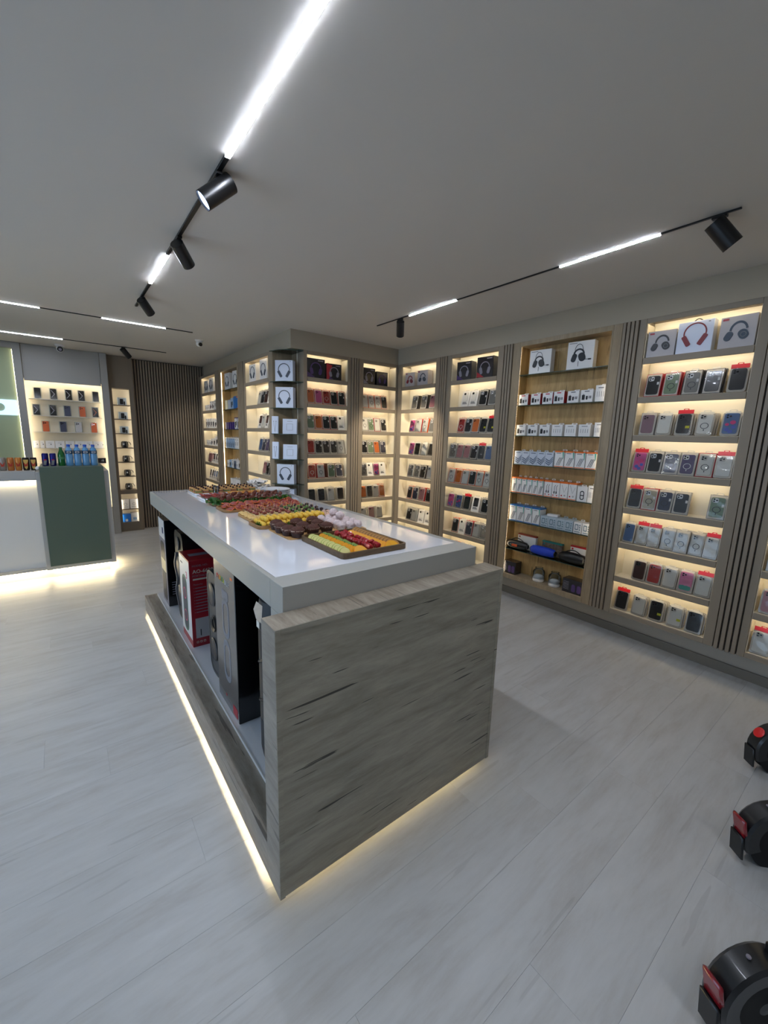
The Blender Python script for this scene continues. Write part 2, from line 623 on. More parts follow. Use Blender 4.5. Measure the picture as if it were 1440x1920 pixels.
def shelving(label, loc, rotz, w, o0, o1, name='shelving_unit', nshelf=8):
    """w = outer width; opening from o0 to o1; local x to the right, y into the wall"""
    t = thing(name, label, 'shelving unit', loc, (0, 0, rotz), 'lit shelving units along the walls')
    e = 0.0004
    bx('side_panel', m_cab, t, 0, 0, Z0, o0, DEP, Z1, 0.0015)
    bx('side_panel', m_cab, t, o1, 0, Z0, w, DEP, Z1, 0.0015)
    MB().box(o0 + e, 0, Z1 - 0.035, o1 - e, 0.014, Z1, 0.0015).box(o0 + e, 0.0145, Z1 - 0.012, o1 - e, DEP, Z1).build('top_panel', m_cab, t)
    bx('bottom_panel', m_cab, t, o0 + e, 0, Z0, o1 - e, DEP, 0.265, 0.0015)
    bx('back_panel', m_inner, t, 0.002, DEP + e, Z0, w - 0.002, DEP + 0.03, Z1)
    bx('side_lining', m_inner, t, o0 + e, 0.012, 0.2655, o0 + 0.004, DEP, Z1 - 0.0355)
    bx('side_lining', m_inner, t, o1 - 0.004, 0.012, 0.2655, o1 - e, DEP, Z1 - 0.0355)
    for i, z in enumerate(SH[:-1]):
        MB().box(o0 + 0.0045, 0, z - 0.043, o1 - 0.0045, 0.014, z, 0.0015).box(o0 + 0.0045, 0.0145, z - 0.018, o1 - 0.0045, DEP, z).build('shelf', m_cab, t)
        bx('shelf_lining', m_inner, t, o0 + 0.0046, 0.012, z + 0.0002, o1 - 0.0046, DEP - 0.0005, z + 0.002)
    bx('shelf_lining', m_inner, t, o0 + 0.0046, 0.012, 0.2652, o1 - 0.0046, DEP - 0.0005, 0.267)
    for i, z in enumerate(SH):
        top = (Z1 - 0.012) if i == 0 else SH[i - 1] - 0.018
        strip_light(t, o0 + 0.01, 0.0145, top - 0.012, o1 - 0.01, 0.0185, top - 0.002)
    return t


def slatpanel(label, loc, rotz, w, n):
    t = thing('slat_panel', label, 'wall panel', loc, (0, 0, rotz), 'ribbed strips between the shelving units')
    bx('backing', m_cabdark, t, 0.001, 0.012, Z0, w - 0.001, DEP, Z1)
    p = w / n
    sm = cached(('slat', round(p, 4)), 'slat', m_slatcab, lambda b: b.box(-p * 0.36, -0.012, Z0, p * 0.36, 0.0118, Z1 - 0.001, 0.0015))
    for i in range(n):
        obj('slat', sm, t, (p * (i + 0.5), 0, 0))
    return t


RR = -PI / 2
# (outer left y, width, opening start, opening end)
uR0 = shelving('taupe shelving unit cut off by the right edge of the photo', (XR, 0.56, 0), RR, 0.72, 0.04, 0.68)
uR1 = shelving('taupe shelving unit of phone cases right of the glass-shelf speaker display', (XR, 1.43, 0), RR, 0.74, 0.045, 0.685)
uR2 = shelving('taupe shelving unit left of the glass-shelf speaker display', (XR, 3.375, 0), RR, 0.725, 0.055, 0.68)
uR3 = shelving('taupe shelving unit on the right side of the inner corner', (XR, 4.238, 0), RR, 0.728, 0.075, 0.682)
uB2 = shelving('taupe shelving unit on the left side of the inner corner', (2.88, YB, 0), 0, 0.568, 0.04, 0.548)
uB1 = shelving('taupe shelving unit right of the corner niche of headphone boxes', (2.133, YB, 0), 0, 0.612, 0.042, 0.567)
uC1 = shelving('taupe shelving unit left of the corner niche of headphone boxes', (XL, 5.46, 0), RR, 0.918, 0.04, 0.805)
uC3 = shelving('taupe shelving unit farthest back beside the ribbed wall', (XL, 7.6, 0), RR, 0.93, 0.085, 0.88)
slatpanel('ribbed taupe strip between glass-shelf display and the unit right of it', (XR, 1.548, 0), RR, 0.116, 4)
slatpanel('ribbed taupe strip at the right edge of the photo', (XR, 0.688, 0), RR, 0.126, 4)
slatpanel('ribbed taupe strip left of the glass-shelf speaker display', (XR, 2.648, 0), RR, 0.126, 4)
slatpanel('ribbed taupe strip left of the game headset boxes near corner', (XR, 3.508, 0), RR, 0.131, 4)
slatpanel('ribbed taupe strip on the short wall left of the inner corner', (2.747, YB, 0), 0, 0.131, 4)
slatpanel('ribbed taupe strip just left of unit beside the corner niche', (XL, 5.645, 0), RR, 0.183, 4)
slatpanel('ribbed taupe strip right of the farthest shelving unit', (XL, 6.668, 0), RR, 0.16, 4)


def glassunit(label, loc, rotz, w, o0, o1, bare=False):
    t = thing('glass_shelf_unit', label, 'shelving unit', loc, (0, 0, rotz), 'oak display bays with glass shelves')
    e = 0.0004
    bx('side_panel', m_oakframe, t, 0, -0.002, Z0, o0, DEP, Z1, 0.0015)
    bx('side_panel', m_oakframe, t, o1, -0.002, Z0, w, DEP, Z1, 0.0015)
    bx('top_panel', m_oakframe, t, o0 + e, -0.002, Z1 - 0.04, o1 - e, DEP, Z1, 0.0015)
    bx('bottom_panel', m_oakframe, t, o0 + e, -0.002, Z0, o1 - e, DEP, 0.275, 0.0015)
    bx('back_panel', m_oakwarm, t, 0.002, DEP + e, Z0, w - 0.002, DEP + 0.03, Z1)
    bx('side_lining', m_oakwarm, t, o0 + e, 0.014, 0.2755, o0 + 0.004, DEP, Z1 - 0.0405)
    bx('side_lining', m_oakwarm, t, o1 - 0.004, 0.014, 0.2755, o1 - e, DEP, Z1 - 0.0405)
    for xa, xb in ((o0 + e, o0 + 0.012), (o1 - 0.012, o1 - e)):
        bx('front_lip', m_oakframe, t, xa, -0.002, 0.2755, xb, 0.008, Z1 - 0.0405)
    strip_light(t, o0 + 0.0065, 0.0082 if not bare else 0.0135, 0.28, o0 + 0.010, 0.0112 if not bare else 0.0185, Z1 - 0.045, m_ledvert)
    strip_light(t, o1 - 0.010, 0.0082, 0.28, o1 - 0.0065, 0.0112, Z1 - 0.045, m_ledvert)
    for z in GS:
        g = bx('glass_shelf', m_shelfglass, t, o0 + 0.005, 0.0135, z - 0.006, o1 - 0.005, DEP - 0.001, z)
        bx('glass_edge', m_glassedge, g, o0 + 0.005, 0.0122, z - 0.006, o1 - 0.005, 0.0134, z)
        for x in (o0 + 0.005, o1 - 0.017):
            bx('shelf_pin', mat('chrome', (200, 200, 200), 0.15, 1.0), g, x, 0.05, z - 0.014, x + 0.012, 0.064, z - 0.0065, 0.001)
    return t


GS = [2.206, 1.931, 1.650, 1.379, 1.100, 0.820, 0.535]
uG = glassunit('oak-backed display bay with glass shelves holding chargers and portable speakers', (XR, 2.52, 0), RR, 0.97, 0.07, 0.905)
uC2 = glassunit('oak-backed glass-shelf bay between the two left wall units', (XL, 6.505, 0), RR, 0.858, 0.05, 0.805, True)

# niche at the outside corner with quarter-round glass shelves
ni = thing('corner_niche', 'open oak corner niche with quarter-round glass shelves', 'shelving unit', (2.13, 4.54, 0))
bx('back_panel', m_oakframe, ni, -0.23, -0.012, Z0, 0.0, 0.001, Z1 - 0.001)
bx('back_panel', m_oakframe, ni, 0.0005, -0.12, Z0, 0.0088, 0.0, Z1 - 0.001)
NZ = [2.165, 1.885, 1.605, 1.325, 1.045, 0.765, 0.485]
qs = [(0, 0)] + [(-0.262 * math.cos(a * PI / 32), -0.285 * math.sin(a * PI / 32)) for a in range(17)]
qs = [(max(p[0], -0.262), p[1]) for p in qs]
qs = [(p[0] - 0.001, p[1] - 0.0125) for p in qs]
for z in NZ + [Z1 - 0.012]:
    g = MB().prism(qs, z - 0.006, z, 'xy').build('glass_shelf', m_shelfglass, ni)
    MB().annulus(qs[1:], [(p[0] * 1.012, p[1] * 1.012) for p in qs[1:]], z - 0.006, z, 'xy', closed=False).build('glass_edge', m_glassedge, g)


# ------------------------------------------------------------------ phone-case packs
def f_case(b, w=0.07, h=0.14, z=0.085, y0=-0.0055, y1=-0.0012, r=0.012):
    b.prism(rr(w, h, r, 0, z, 3), y0, y1)


def ring_pts(r, n=18, cx=0, cz=0):
    return [(cx + r * math.cos(2 * PI * i / n), cz + r * math.sin(2 * PI * i / n)) for i in range(n)]


def f_film(b, w=0.086, h=0.162, z=0.085, y=-0.0098):
    nx, nz = 5, 8
    vs = []
    rnd = random.Random(5)
    for j in range(nz + 1):
        for i in range(nx + 1):
            x = -w / 2 + w * i / nx
            zz = z - h / 2 + h * j / nz
            d = 0.0 if i in (0, nx) or j in (0, nz) else 0.0011 * math.sin(j * 1.3 + i * 0.8) + rnd.uniform(-.0004, .0004)
            vs.append((x, y + d, zz))
    fs = [(j * (nx + 1) + i, j * (nx + 1) + i + 1, (j + 1) * (nx + 1) + i + 1, (j + 1) * (nx + 1) + i) for j in range(nz) for i in range(nx)]
    b.add(vs, fs)


m_lensblk = mat('lens_black', (10, 10, 12), 0.12, coat=0.6)
m_ringw = mat('ring_white', (232, 230, 226), 0.4)
m_ringk = mat('ring_dark', (44, 42, 44), 0.35)
m_card = mat('backing_card', (196, 190, 178), 0.45, coat=0.3)
m_redhdr = mat('red_header_card', (190, 20, 34), 0.35, coat=0.4)
m_clearhdr = mat('clear_header', (206, 202, 190), 0.2, coat=0.6)
m_yellow = mat('yellow_sticker', (206, 200, 40), 0.5)
m_sticker = mat('white_sticker', (226, 224, 218), 0.5)
m_pouch = mat('pouch_plastic', (176, 170, 158), 0.18, coat=0.8, bump=0.5, scale=70)
m_flower = mat('flower_pink', (232, 150, 180), 0.5)
m_teal = mat('teal_print', (92, 168, 150), 0.5)
m_print = mat('grey_print', (120, 122, 124), 0.6)
m_printk = mat('black_print', (22, 22, 24), 0.5)


def pack(tok, label, loc, rotz, lean, behind=False, group='phone case packs on the lit shelves', sx=1.0):
    """one packed phone case; origin at the bottom centre of its front"""
    ty, col, fl_ = tok[0], tok[1], tok[2:]
    edge = 's'
    if ty == 'C': edge = 'w'
    if ty == 'O': edge = 'o'
    for ch in 'domp':
        if 'e' + ch in fl_: edge = ch
    if 'er' in fl_: edge = 'r'
    ring = 'r' in fl_.replace('er', '')
    nm = {'B': 'phone_case_box', 'O': 'phone_case_box', 'C': 'phone_case_carton', 'P': 'phone_case_pack'}[ty]
    rot = (-lean, 0, rotz)
    if ty == 'P':
        body = cached('pouch', 'pouch', m_pouch, lambda b: b.prism(rr(0.088, 0.158, 0.01, 0, 0.081, 2), -0.0008, 0.007).prism(rr(0.07, 0.12, 0.01, 0, 0.075, 2), 0.0072, 0.0105))
    else:
        body = cached('carton', 'carton', emat(edge), lambda b: b.box(-0.046, -0.0005, 0, 0.046, 0.019, 0.172, 0.0012))
    if behind:
        o = obj(nm, body, None, loc, rot)
        o.scale = (sx, 1, 0.97)
        return tag(o, label, 'phone case', group)
    t = thing(nm, label, 'phone case', loc, rot, group)
    t.scale = (sx, 1, 0.97)
    obj('pouch' if ty == 'P' else 'carton', body, t)
    cm = cmat(col)
    if ty in 'BO':
        obj('backing_card', cached('bcard', 'backing_card', m_card, lambda b: b.box(-0.042, -0.0014, 0.005, 0.042, -0.0006, 0.167)), t)
    if ty == 'C':
        obj('window', cached('cwin', 'window', m_ringk if col != 'w' else m_card, lambda b: b.prism(rr(0.056, 0.098, 0.006, 0, 0.108, 2), -0.0012, -0.0006)), t)
        pc = obj('phone_case', cached('ccase', 'phone_case', cm, lambda b: b.prism(rr(0.05, 0.092, 0.008, 0, 0.108, 3), -0.0045, -0.0013)), t)
        obj('lettering', cached('cprint', 'lettering', m_printk, lambda b: [b.box(-0.028, -0.001, 0.028 + k * 0.009, 0.028 - 0.006 * k, -0.0006, 0.033 + k * 0.009) for k in range(3)]), t)
        zc_, wr = 0.112, 0.017
    else:
        pc = obj('phone_case', cached('pcase', 'phone_case', cm, f_case), t)
        zc_, wr = 0.075, 0.0215
    if ty == 'C':
        obj('camera_module', cached('cmodC', 'camera_module', m_lensblk, lambda b: b.prism(rr(0.022, 0.022, 0.006, -0.011, 0.14, 3), -0.0065, -0.0046)), pc)
    elif 'k' == col or col in 'sngvmt':
        obj('camera_module', cached('cmodA', 'camera_module', m_ringw if ty != 'P' else m_ringk, lambda b: b.prism(rr(0.031, 0.033, 0.009, -0.013, 0.133, 3), -0.0072, -0.0056)), pc)
        obj('lenses', cached('lensA', 'lenses', m_lensblk, lambda b: [b.prism(ring_pts(0.0056, 8, cx, cz), -0.0082, -0.0073) for cx, cz in ((-0.020, 0.141), (-0.020, 0.126), (-0.0065, 0.1335))]), pc)
    else:
        obj('camera_module', cached('cmodB', 'camera_module', cm if col not in 'w' else m_card, lambda b: b.prism(rr(0.032, 0.034, 0.009, -0.013, 0.133, 3), -0.0072, -0.0056)), pc)
        obj('lenses', cached('lensA', 'lenses', m_lensblk, lambda b: [b.prism(ring_pts(0.0056, 8, cx, cz), -0.0082, -0.0073) for cx, cz in ((-0.020, 0.141), (-0.020, 0.126), (-0.0065, 0.1335))]), pc)
    if ring:
        rm = m_ringw if col in 'vr' else m_ringk
        y = -0.0046 if ty == 'C' else -0.0056
        obj('magnetic_ring', cached(('ring', ty == 'C'), 'magnetic_ring', rm, lambda b: (b.annulus(ring_pts(wr, 18, 0, zc_ - 0.006), ring_pts(wr - 0.0035, 18, 0, zc_ - 0.006), y - 0.001, y - 0.0001), b.box(-0.0022, y - 0.001, zc_ - 0.006 - wr - 0.014, 0.0022, y - 0.0001, zc_ - 0.009 - wr))), pc)
    if col == 'f':
        obj('print', cached('fl1', 'print', m_flower, lambda b: [b.prism(ring_pts(0.009, 6, -0.022 + 0.011 * (k % 5), 0.06 + 0.012 * (k // 5) + 0.004 * (k % 2)), -0.0064, -0.0056) for k in range(20)]), pc)
        obj('print', cached('fl2', 'print', m_teal, lambda b: b.prism(rr(0.066, 0.036, 0.01, 0, 0.036, 2), -0.0062, -0.0056)), pc)
    if 'u' in fl_:
        obj('print', cached('pu1', 'print', mat('violet_print', (92, 110, 190), 0.5), lambda b: [b.prism(ring_pts(q, 10, px, pz), -0.0064, -0.0056) for q, px, pz in ((0.013, -0.014, 0.045), (0.011, 0.016, 0.06), (0.012, 0.004, 0.03))]), pc)
        obj('print', cached('pu2', 'print', mat('hot_pink_print', (226, 70, 130), 0.5), lambda b: [b.prism(ring_pts(q, 10, px, pz), -0.0068, -0.0056) for q, px, pz in ((0.014, 0.01, 0.092), (0.01, -0.016, 0.078))]), pc)
    if 'h' in fl_:
        obj('header_card', cached('hdr', 'header_card', m_redhdr, lambda b: (b.box(-0.042, -0.0035, 0.158, 0.042, 0.0, 0.186, 0.0008), b.annulus(rr(0.03, 0.012, 0.005, 0, 0.189, 2), rr(0.018, 0.005, 0.002, 0, 0.189, 2), -0.0025, -0.0012))), t)
    elif ty == 'P':
        obj('header_card', cached('hdrc', 'header_card', m_clearhdr, lambda b: (b.box(-0.036, -0.003, 0.152, 0.036, 0.0, 0.168, 0.0008), b.annulus(rr(0.04, 0.016, 0.007, 0, 0.172, 2), rr(0.026, 0.007, 0.003, 0, 0.172, 2), -0.0025, -0.0012))), t)
    if ty in 'BOC':
        obj('hang_tab', cached('tab', 'hang_tab', m_clearhdr, lambda b: b.annulus(rr(0.04, 0.016, 0.007, 0, 0.18, 2), rr(0.026, 0.007, 0.003, 0, 0.180, 2), 0.010, 0.012)), t)
    if 'T' in fl_:
        obj('price_sticker', cached('tagy', 'price_sticker', m_yellow, lambda b: b.box(0.012, -0.0068, 0.052, 0.034, -0.0057, 0.070)), t)
    elif ty == 'B' and col in 'kngts':
        obj('price_sticker', cached('tagw', 'price_sticker', m_sticker, lambda b: b.box(0.022, -0.0066, 0.088, 0.034, -0.0057, 0.108)), t)
    if ty in 'BO':
        obj('clear_cover', cached('film', 'clear_cover', m_film, f_film), t)
    elif ty == 'P':
        obj('clear_cover', cached('filmp', 'clear_cover', m_film, lambda b: f_film(b, 0.084, 0.15, 0.08, -0.0098)), t)
    return t


def look(tok):
    ty, col = tok[0], tok[1]
    n = NAMES[col]
    if ty == 'P' and 'h' in tok: return n + ' case, red header'
    if ty == 'P': return n + ' case in pouch'
    if ty == 'O': return n + ' case, orange box'
    if ty == 'C': return n + ' case, white carton'
    if 'er' in tok: return n + ' case, red box'
    if 'eo' in tok: return n + ' case, orange box'
    if 'em' in tok: return n + ' case, brown box'
    if 'ed' in tok: return n + ' case, dark box'
    return n + ' case, clear box'


def place(u, uname, o0, o1, rows, y0=0.03):
    """rows: {shelf index: 'tokens'}"""
    mw = u.matrix_basis.copy() if False else (Matrix.Translation(u.location) @ Euler(u.rotation_euler).to_matrix().to_4x4())
    rz = u.rotation_euler.z
    for r, s in rows.items():
        toks = s.split()
        n = len(toks)
        W = o1 - o0 - 0.012
        p = W / n
        items = [t_ for t_ in toks if t_ != '_']
        k = 0
        where = 'top shelf' if r == 0 else ('bottom shelf' if r == 7 else ORD[r] + ' shelf down')
        for i, tk in enumerate(toks):
            if tk == '_': continue
            nb = 1
            if tk[-1] in '0123':
                nb = int(tk[-1]); tk = tk[:-1]
            x = o0 + 0.006 + p * (i + 0.5)
            wd = 0.092 if tk[0] != 'P' else 0.088
            if p < wd + 0.002:
                pass
            sx = min(1.12, p * 0.985 / 0.093)
            lean = math.radians(random.uniform(9, 13))
            yaw = random.uniform(-0.05, 0.05)
            if p > 0.1: x += random.uniform(-0.4, 0.4) * (p - 0.1)
            z = SH[r] + 0.0035
            stag = 0.012 if (p < 0.094 and i % 2) else 0.0
            for q in range(nb, -1, -1):
                dy = y0 + stag + q * 0.0255
                dx = q * 0.007 * (1 if abs(rz) > 0.5 else -1)
                loc = mw @ Vector((x + dx, dy, z))
                pos = fromleft(k, len(items))
                if q == 0:
                    lb = '%s, %s, %s, %s' % (look(tk), pos, where, uname)
                    pack(tk, lb, loc, rz + yaw, lean, sx=sx)
                else:
                    lb = 'pack %sbehind the %s one, %s, %s' % ('far ' if q == 2 else '', pos, where, uname)
                    pack(tk, lb, loc, rz + yaw, lean, True, sx=sx)
            k += 1


R1 = 'unit right of speakers'
place(uR1, R1, 0.049, 0.681, {
    1: 'Bker1 Bgrer Bsred2 Bked1 Pkh1', 2: 'Bl1 Pw2 PkhT2 Pwr2 Pbu1', 3: 'Pphu1 Bk1 Bnr1 Bvr1 Owrer1 Pwh1',
    4: 'Pkh1 Btrer1 Bnrd1 Bkd0 _ Bgr1', 5: 'Pb1 Pwh1 Pwh1 Bwr1 Bwr2 Bwr2 Pwh1', 6: '_ Pm1 Pr1 Pw2 Pf2 Pwh1', 7: 'Pkh0 Pw1 PkT2 PwT1 Pk1'})
place(uR0, 'unit cut by right edge', 0.044, 0.676, {4: 'Bwr1 Pk1 Bn1 Bk1 Pw1', 5: 'Bsr1 Pk1 Bw1 Bk1 Pw1', 6: 'Pa1 Pk1 Bn1 Pw1 Bk1', 7: 'Pwh1 Pkh1 Pw1 Pkh1 Pw1'})
place(uR2, 'unit left of speakers', 0.059, 0.676, {
    1: '_ Cw1 Cw1 Bkred1 Bsed1', 2: '_ Orr1 Bk1 Boed1 PkT1 PkhT1', 3: 'Bsr1 Pa1 Pa1 Bked1 Pkh1 Pb0', 4: 'Owr1 Oo1 Owp1 Ok1 Owr1 Bwr0',
    5: 'Ppu1 Pbu1 Pkh1 Ck1 Bk1', 6: '_ Ok1 Cw1 Bner1 Bw1 Bs0', 7: '_ Ok1 Cw1 Ck1 _ _'})
place(uR3, 'right corner unit', 0.079, 0.678, {
    1: '_ Bsed1 Bsed1 Baed1', 2: '_ Ppu1 Ower1 Owr1 Bs1', 3: '_ Ppu1 Pk2 Pw1 Pk1', 4: '_ Bsr1 Bsr1 Bked1 Bw1', 5: '_ Ok1 Bn1 Ber1 Ok1'.replace('Ber1', 'Ba1er1'.replace('1er', 'er')), 6: '_ Bk1 Bw1 Cw1 Cw1', 7: '_ Bk0 Bw0 _ _'})
place(uB2, 'left corner unit', 0.044, 0.544, {
    1: 'Ow1 Owr1 Owr1 Ok1 _', 2: 'Bwr1 Bgr1 Ower1 Bk1 _', 3: 'Bked1 Bged1 Boed1 Bned2 _', 4: 'Bsr1 Cw1 Ppu1 Cw1 _', 5: 'Po1 Pk1 Pw1 Oo1 _', 6: 'Pw1 Pa1 Pw1 _'})
place(uB1, 'unit beside niche', 0.046, 0.563, {
    1: 'Boeo1 Oper1 Orr1 Oker1 Bker0', 2: 'Bg1 Oo1 Bker1 Bker1 Cw1', 3: 'Orer1 Bk1 Bk1 Bk1 Bwr1', 4: 'Orr1 Bwrer2 Bgem2 Bnem2', 5: 'Pk1 Pk1 Bw1 Pk1', 6: 'Pk0 Bw0 Pk0 Bw0'})
place(uC1, 'unit left of niche', 0.044, 0.801, {
    1: '_ _ _ Bwed1 Bked1 Bmed1 Cw1', 2: '_ _ _ Cm1 Bw1 Cm1 Bw1', 3: '_ _ _ Bb1 Bn1 Bv1 Bked1', 4: '_ _ _ _ Ba1 Bked1 Bk1', 5: '_ _ _ Pw0 _ Pk0 _'})
place(uC3, 'farthest unit', 0.089, 0.876, {
    4: '_ Pa1 Pa1 Ca1 Ck1 Ck1 Ck1 Pa1', 5: '_ Ck1 Ck1 Cb1 Cb1 Bw1 Bs1'})


# ------------------------------------------------------------------ boxed goods
m_boxw = mat('white_box', (232, 230, 228), 0.35, coat=0.2)
m_boxcool = mat('cool_white_box', (214, 222, 240), 0.3, coat=0.3)
m_boxgrey = mat('grey_print_box', (176, 172, 174), 0.35, coat=0.3)
m_hpgrey = mat('headphone_print', (62, 70, 82), 0.45)
m_hpblk = mat('headphone_print_black', (30, 32, 36), 0.4)
m_hpblue = mat('headphone_print_blue', (36, 56, 74), 0.4)
m_hpred = mat('headphone_print_red', (130, 34, 42), 0.45)
m_blackbox = mat('black_box', (24, 22, 30), 0.25, coat=0.5)
m_purple = mat('purple_print', (74, 52, 104), 0.4)
m_silverp = mat('silver_print', (128, 124, 136), 0.4)
m_redbox = mat('red_box', (158, 24, 38), 0.35, coat=0.3)


def arcband(b, r, t, y0, y1, cz, a0=0.0, a1=PI, n=18, sx=1.0, cx=0.0):
    o = [(cx + sx * r * math.cos(a0 + (a1 - a0) * i / n), cz + r * math.sin(a0 + (a1 - a0) * i / n)) for i in range(n + 1)]
    q = [(cx + sx * (r - t) * math.cos(a0 + (a1 - a0) * i / n), cz + (r - t) * math.sin(a0 + (a1 - a0) * i / n)) for i in range(n + 1)]
    b.annulus(o, q, y0, y1, closed=False)


def rotpts(pts, a, cx, cz):
    c, s = math.cos(a), math.sin(a)
    return [(cx + p[0] * c - p[1] * s, cz + p[0] * s + p[1] * c) for p in pts]


def headphone_box(label, loc, rotz, w=0.2, h=0.225, d=0.09, mb=None, mp=None, group=None, style=0, name='headphone_box'):
    mb = mb or m_boxw
    mp = mp or m_hpgrey
    t = thing(name, label, 'box', loc, (0, 0, rotz), group)
    bx('carton', mb, t, -w / 2, 0, 0, w / 2, d, h, 0.0015)
    s = w / 0.2
    y1, y0 = -0.0004, -0.0028
    k = (style, round(s, 3))
    if style == 0:
        obj('headband', cached(('hb',) + k, 'headband', mp, lambda b: arcband(b, 0.066 * s, 0.008 * s, y0, y1, 0.124 * s, -0.25, PI + 0.25, n=22)), t)
        for sg in (-1, 1):
            obj('ear_cup', cached(('ec', sg) + k, 'ear_cup', mp, lambda b: b.prism(rotpts(rr(0.028 * s, 0.074 * s, 0.008 * s, 0, 0, 3), -sg * 0.52, sg * 0.046 * s, 0.078 * s), y0 - 0.002, y1)), t)
        obj('logo', cached(('lg',) + k, 'logo', m_print, lambda b: b.prism(rr(0.012 * s, 0.005 * s, 0.001, w * 0.36, h - 0.014, 1), -0.001, -0.0004)), t)
    elif style == 1:   # three-quarter view headphones with a headband leaning
        obj('headband', cached(('hb',) + k, 'headband', mp, lambda b: arcband(b, 0.062 * s, 0.014 * s, y0, y1, 0.108 * s, 0.15, PI * 0.98, sx=0.82, cx=0.006 * s)), t)
        obj('ear_cup', cached(('ecA',) + k, 'ear_cup', mp, lambda b: b.prism(rotpts(rr(0.04 * s, 0.062 * s, 0.019 * s, 0, 0, 4), -0.45, -0.046 * s, 0.078 * s), y0 - 0.002, y1)), t)
        c2 = obj('ear_cup', cached(('ecB',) + k, 'ear_cup', mp, lambda b: b.prism(rotpts(rr(0.052 * s, 0.064 * s, 0.025 * s, 0, 0, 5), 0.5, 0.034 * s, 0.082 * s), y0 - 0.003, y1)), t)
        obj('cup_ring', cached(('ecC',) + k, 'cup_ring', m_print, lambda b: b.annulus(ring_pts(0.017 * s, 16, 0.036 * s, 0.08 * s), ring_pts(0.0135 * s, 16, 0.036 * s, 0.08 * s), y0 - 0.0045, y0 - 0.0031)), c2)
        obj('logo', cached(('lg1',) + k, 'logo', m_redbox, lambda b: b.prism(rr(0.034 * s, 0.014 * s, 0.002, -w * 0.36, h - 0.016, 1), -0.0012, -0.0004)), t)
    elif style == 2:   # gaming headset with boom microphone
        obj('headband', cached(('gb',) + k, 'headband', m_hpblk, lambda b: (arcband(b, 0.052 * s, 0.004 * s, y0, y1, 0.135 * s, 0.1, PI - 0.1, sx=0.62, cx=-0.012 * s), arcband(b, 0.045 * s, 0.012 * s, y0, y1, 0.108 * s, 0.1, PI - 0.1, sx=0.95, cx=-0.01 * s))), t)
        obj('ear_cup', cached(('ga',) + k, 'ear_cup', m_hpblk, lambda b: b.prism(rotpts(rr(0.036 * s, 0.064 * s, 0.017 * s, 0, 0, 4), -0.3, -0.046 * s, 0.085 * s), y0 - 0.002, y1)), t)
        obj('ear_cup', cached(('gc',) + k, 'ear_cup', m_hpblk, lambda b: b.prism(rotpts(rr(0.05 * s, 0.066 * s, 0.024 * s, 0, 0, 4), 0.35, 0.014 * s, 0.088 * s), y0 - 0.003, y1)), t)
        obj('microphone', cached(('gm',) + k, 'microphone', m_hpblk, lambda b: (b.box(0.03 * s, y0, 0.066 * s, 0.07 * s, y1, 0.0695 * s), b.prism(rr(0.024 * s, 0.01 * s, 0.004, 0.072 * s, 0.067 * s, 2), y0 - 0.001, y1), b.box(-0.012 * s, y0, 0.02 * s, -0.009 * s, y1, 0.058 * s))), t)
        bx('bar_print', m_print, t, -w / 2 + 0.012, -0.0012, h - 0.016, -w / 2 + 0.075, -0.0003, h - 0.011)
    return t


def dark_headset_box(label, loc, rotz, w, h, d, m1, m2, red=False, group='dark game headset boxes'):
    t = thing('headset_box', label, 'box', loc, (0, 0, rotz), group)
    bx('carton', m_blackbox, t, -w / 2, 0, 0, w / 2, d, h, 0.0015)
    y1, y0 = -0.0004, -0.0024
    b = MB(); arcband(b, w * 0.30, w * 0.05, y0, y1, h * 0.48, 0.1, PI - 0.1); b.build('headband', m1, t)
    for sg in (-1, 1):
        MB().prism(rotpts(rr(w * 0.17, h * 0.34, w * 0.08, 0, 0, 4), -sg * 0.25, sg * w * 0.24, h * 0.34), y0 - 0.001, y1).build('ear_cup', m1, t)
    MB().prism([(-w / 2 + 0.004, 0.006), (-w * 0.05, 0.006), (-w * 0.25, h * 0.16), (-w / 2 + 0.004, h * 0.3)], -0.0012, -0.0004).build('print', m2, t)
    MB().prism(rr(w * 0.3, h * 0.05, 0.002, w * 0.26, h - 0.02, 1), -0.0012, -0.0004).build('logo', m_silverp, t)
    if red:
        MB().prism([(-w / 2, 0), (-w / 2 + 0.03, 0), (-w * 0.12, h * 0.9), (-w / 2, h)], -0.0013, -0.0005).build('print', m_redbox, t)
    return t


def atu(u, x, y, z):
    return (Matrix.Translation(u.location) @ Euler(u.rotation_euler).to_matrix().to_4x4()) @ Vector((x, y, z))


s0 = SH[0] + 0.0035
# unit right of the speakers: three headphone boxes
headphone_box('grey box with black headphones, left on top shelf, unit right of speakers', atu(uR1, 0.145, 0.03, s0), RR + 0.1, 0.175, 0.178, 0.07, m_boxgrey, m_hpblk, style=1, group='headphone boxes on the top right shelf')
hb = headphone_box('pale box with dark red headphones and carry loop on top right shelf', atu(uR1, 0.345, 0.03, s0), RR, 0.205, 0.205, 0.07, m_boxcool, m_hpred, style=0, group='headphone boxes on the top right shelf')
MB().tube([(-0.03 + 0.06 * i / 8, 0.035, 0.2045 + 0.02 * math.sin(PI * i / 8)) for i in range(9)], 0.0035, 6).build('carry_loop', m_blackplastic, hb)
headphone_box('grey box with blue-black headphones, right on top shelf, unit right of speakers', atu(uR1, 0.575, 0.03, s0), RR - 0.05, 0.19, 0.195, 0.07, m_boxgrey, m_hpblue, style=1, group='headphone boxes on the top right shelf')
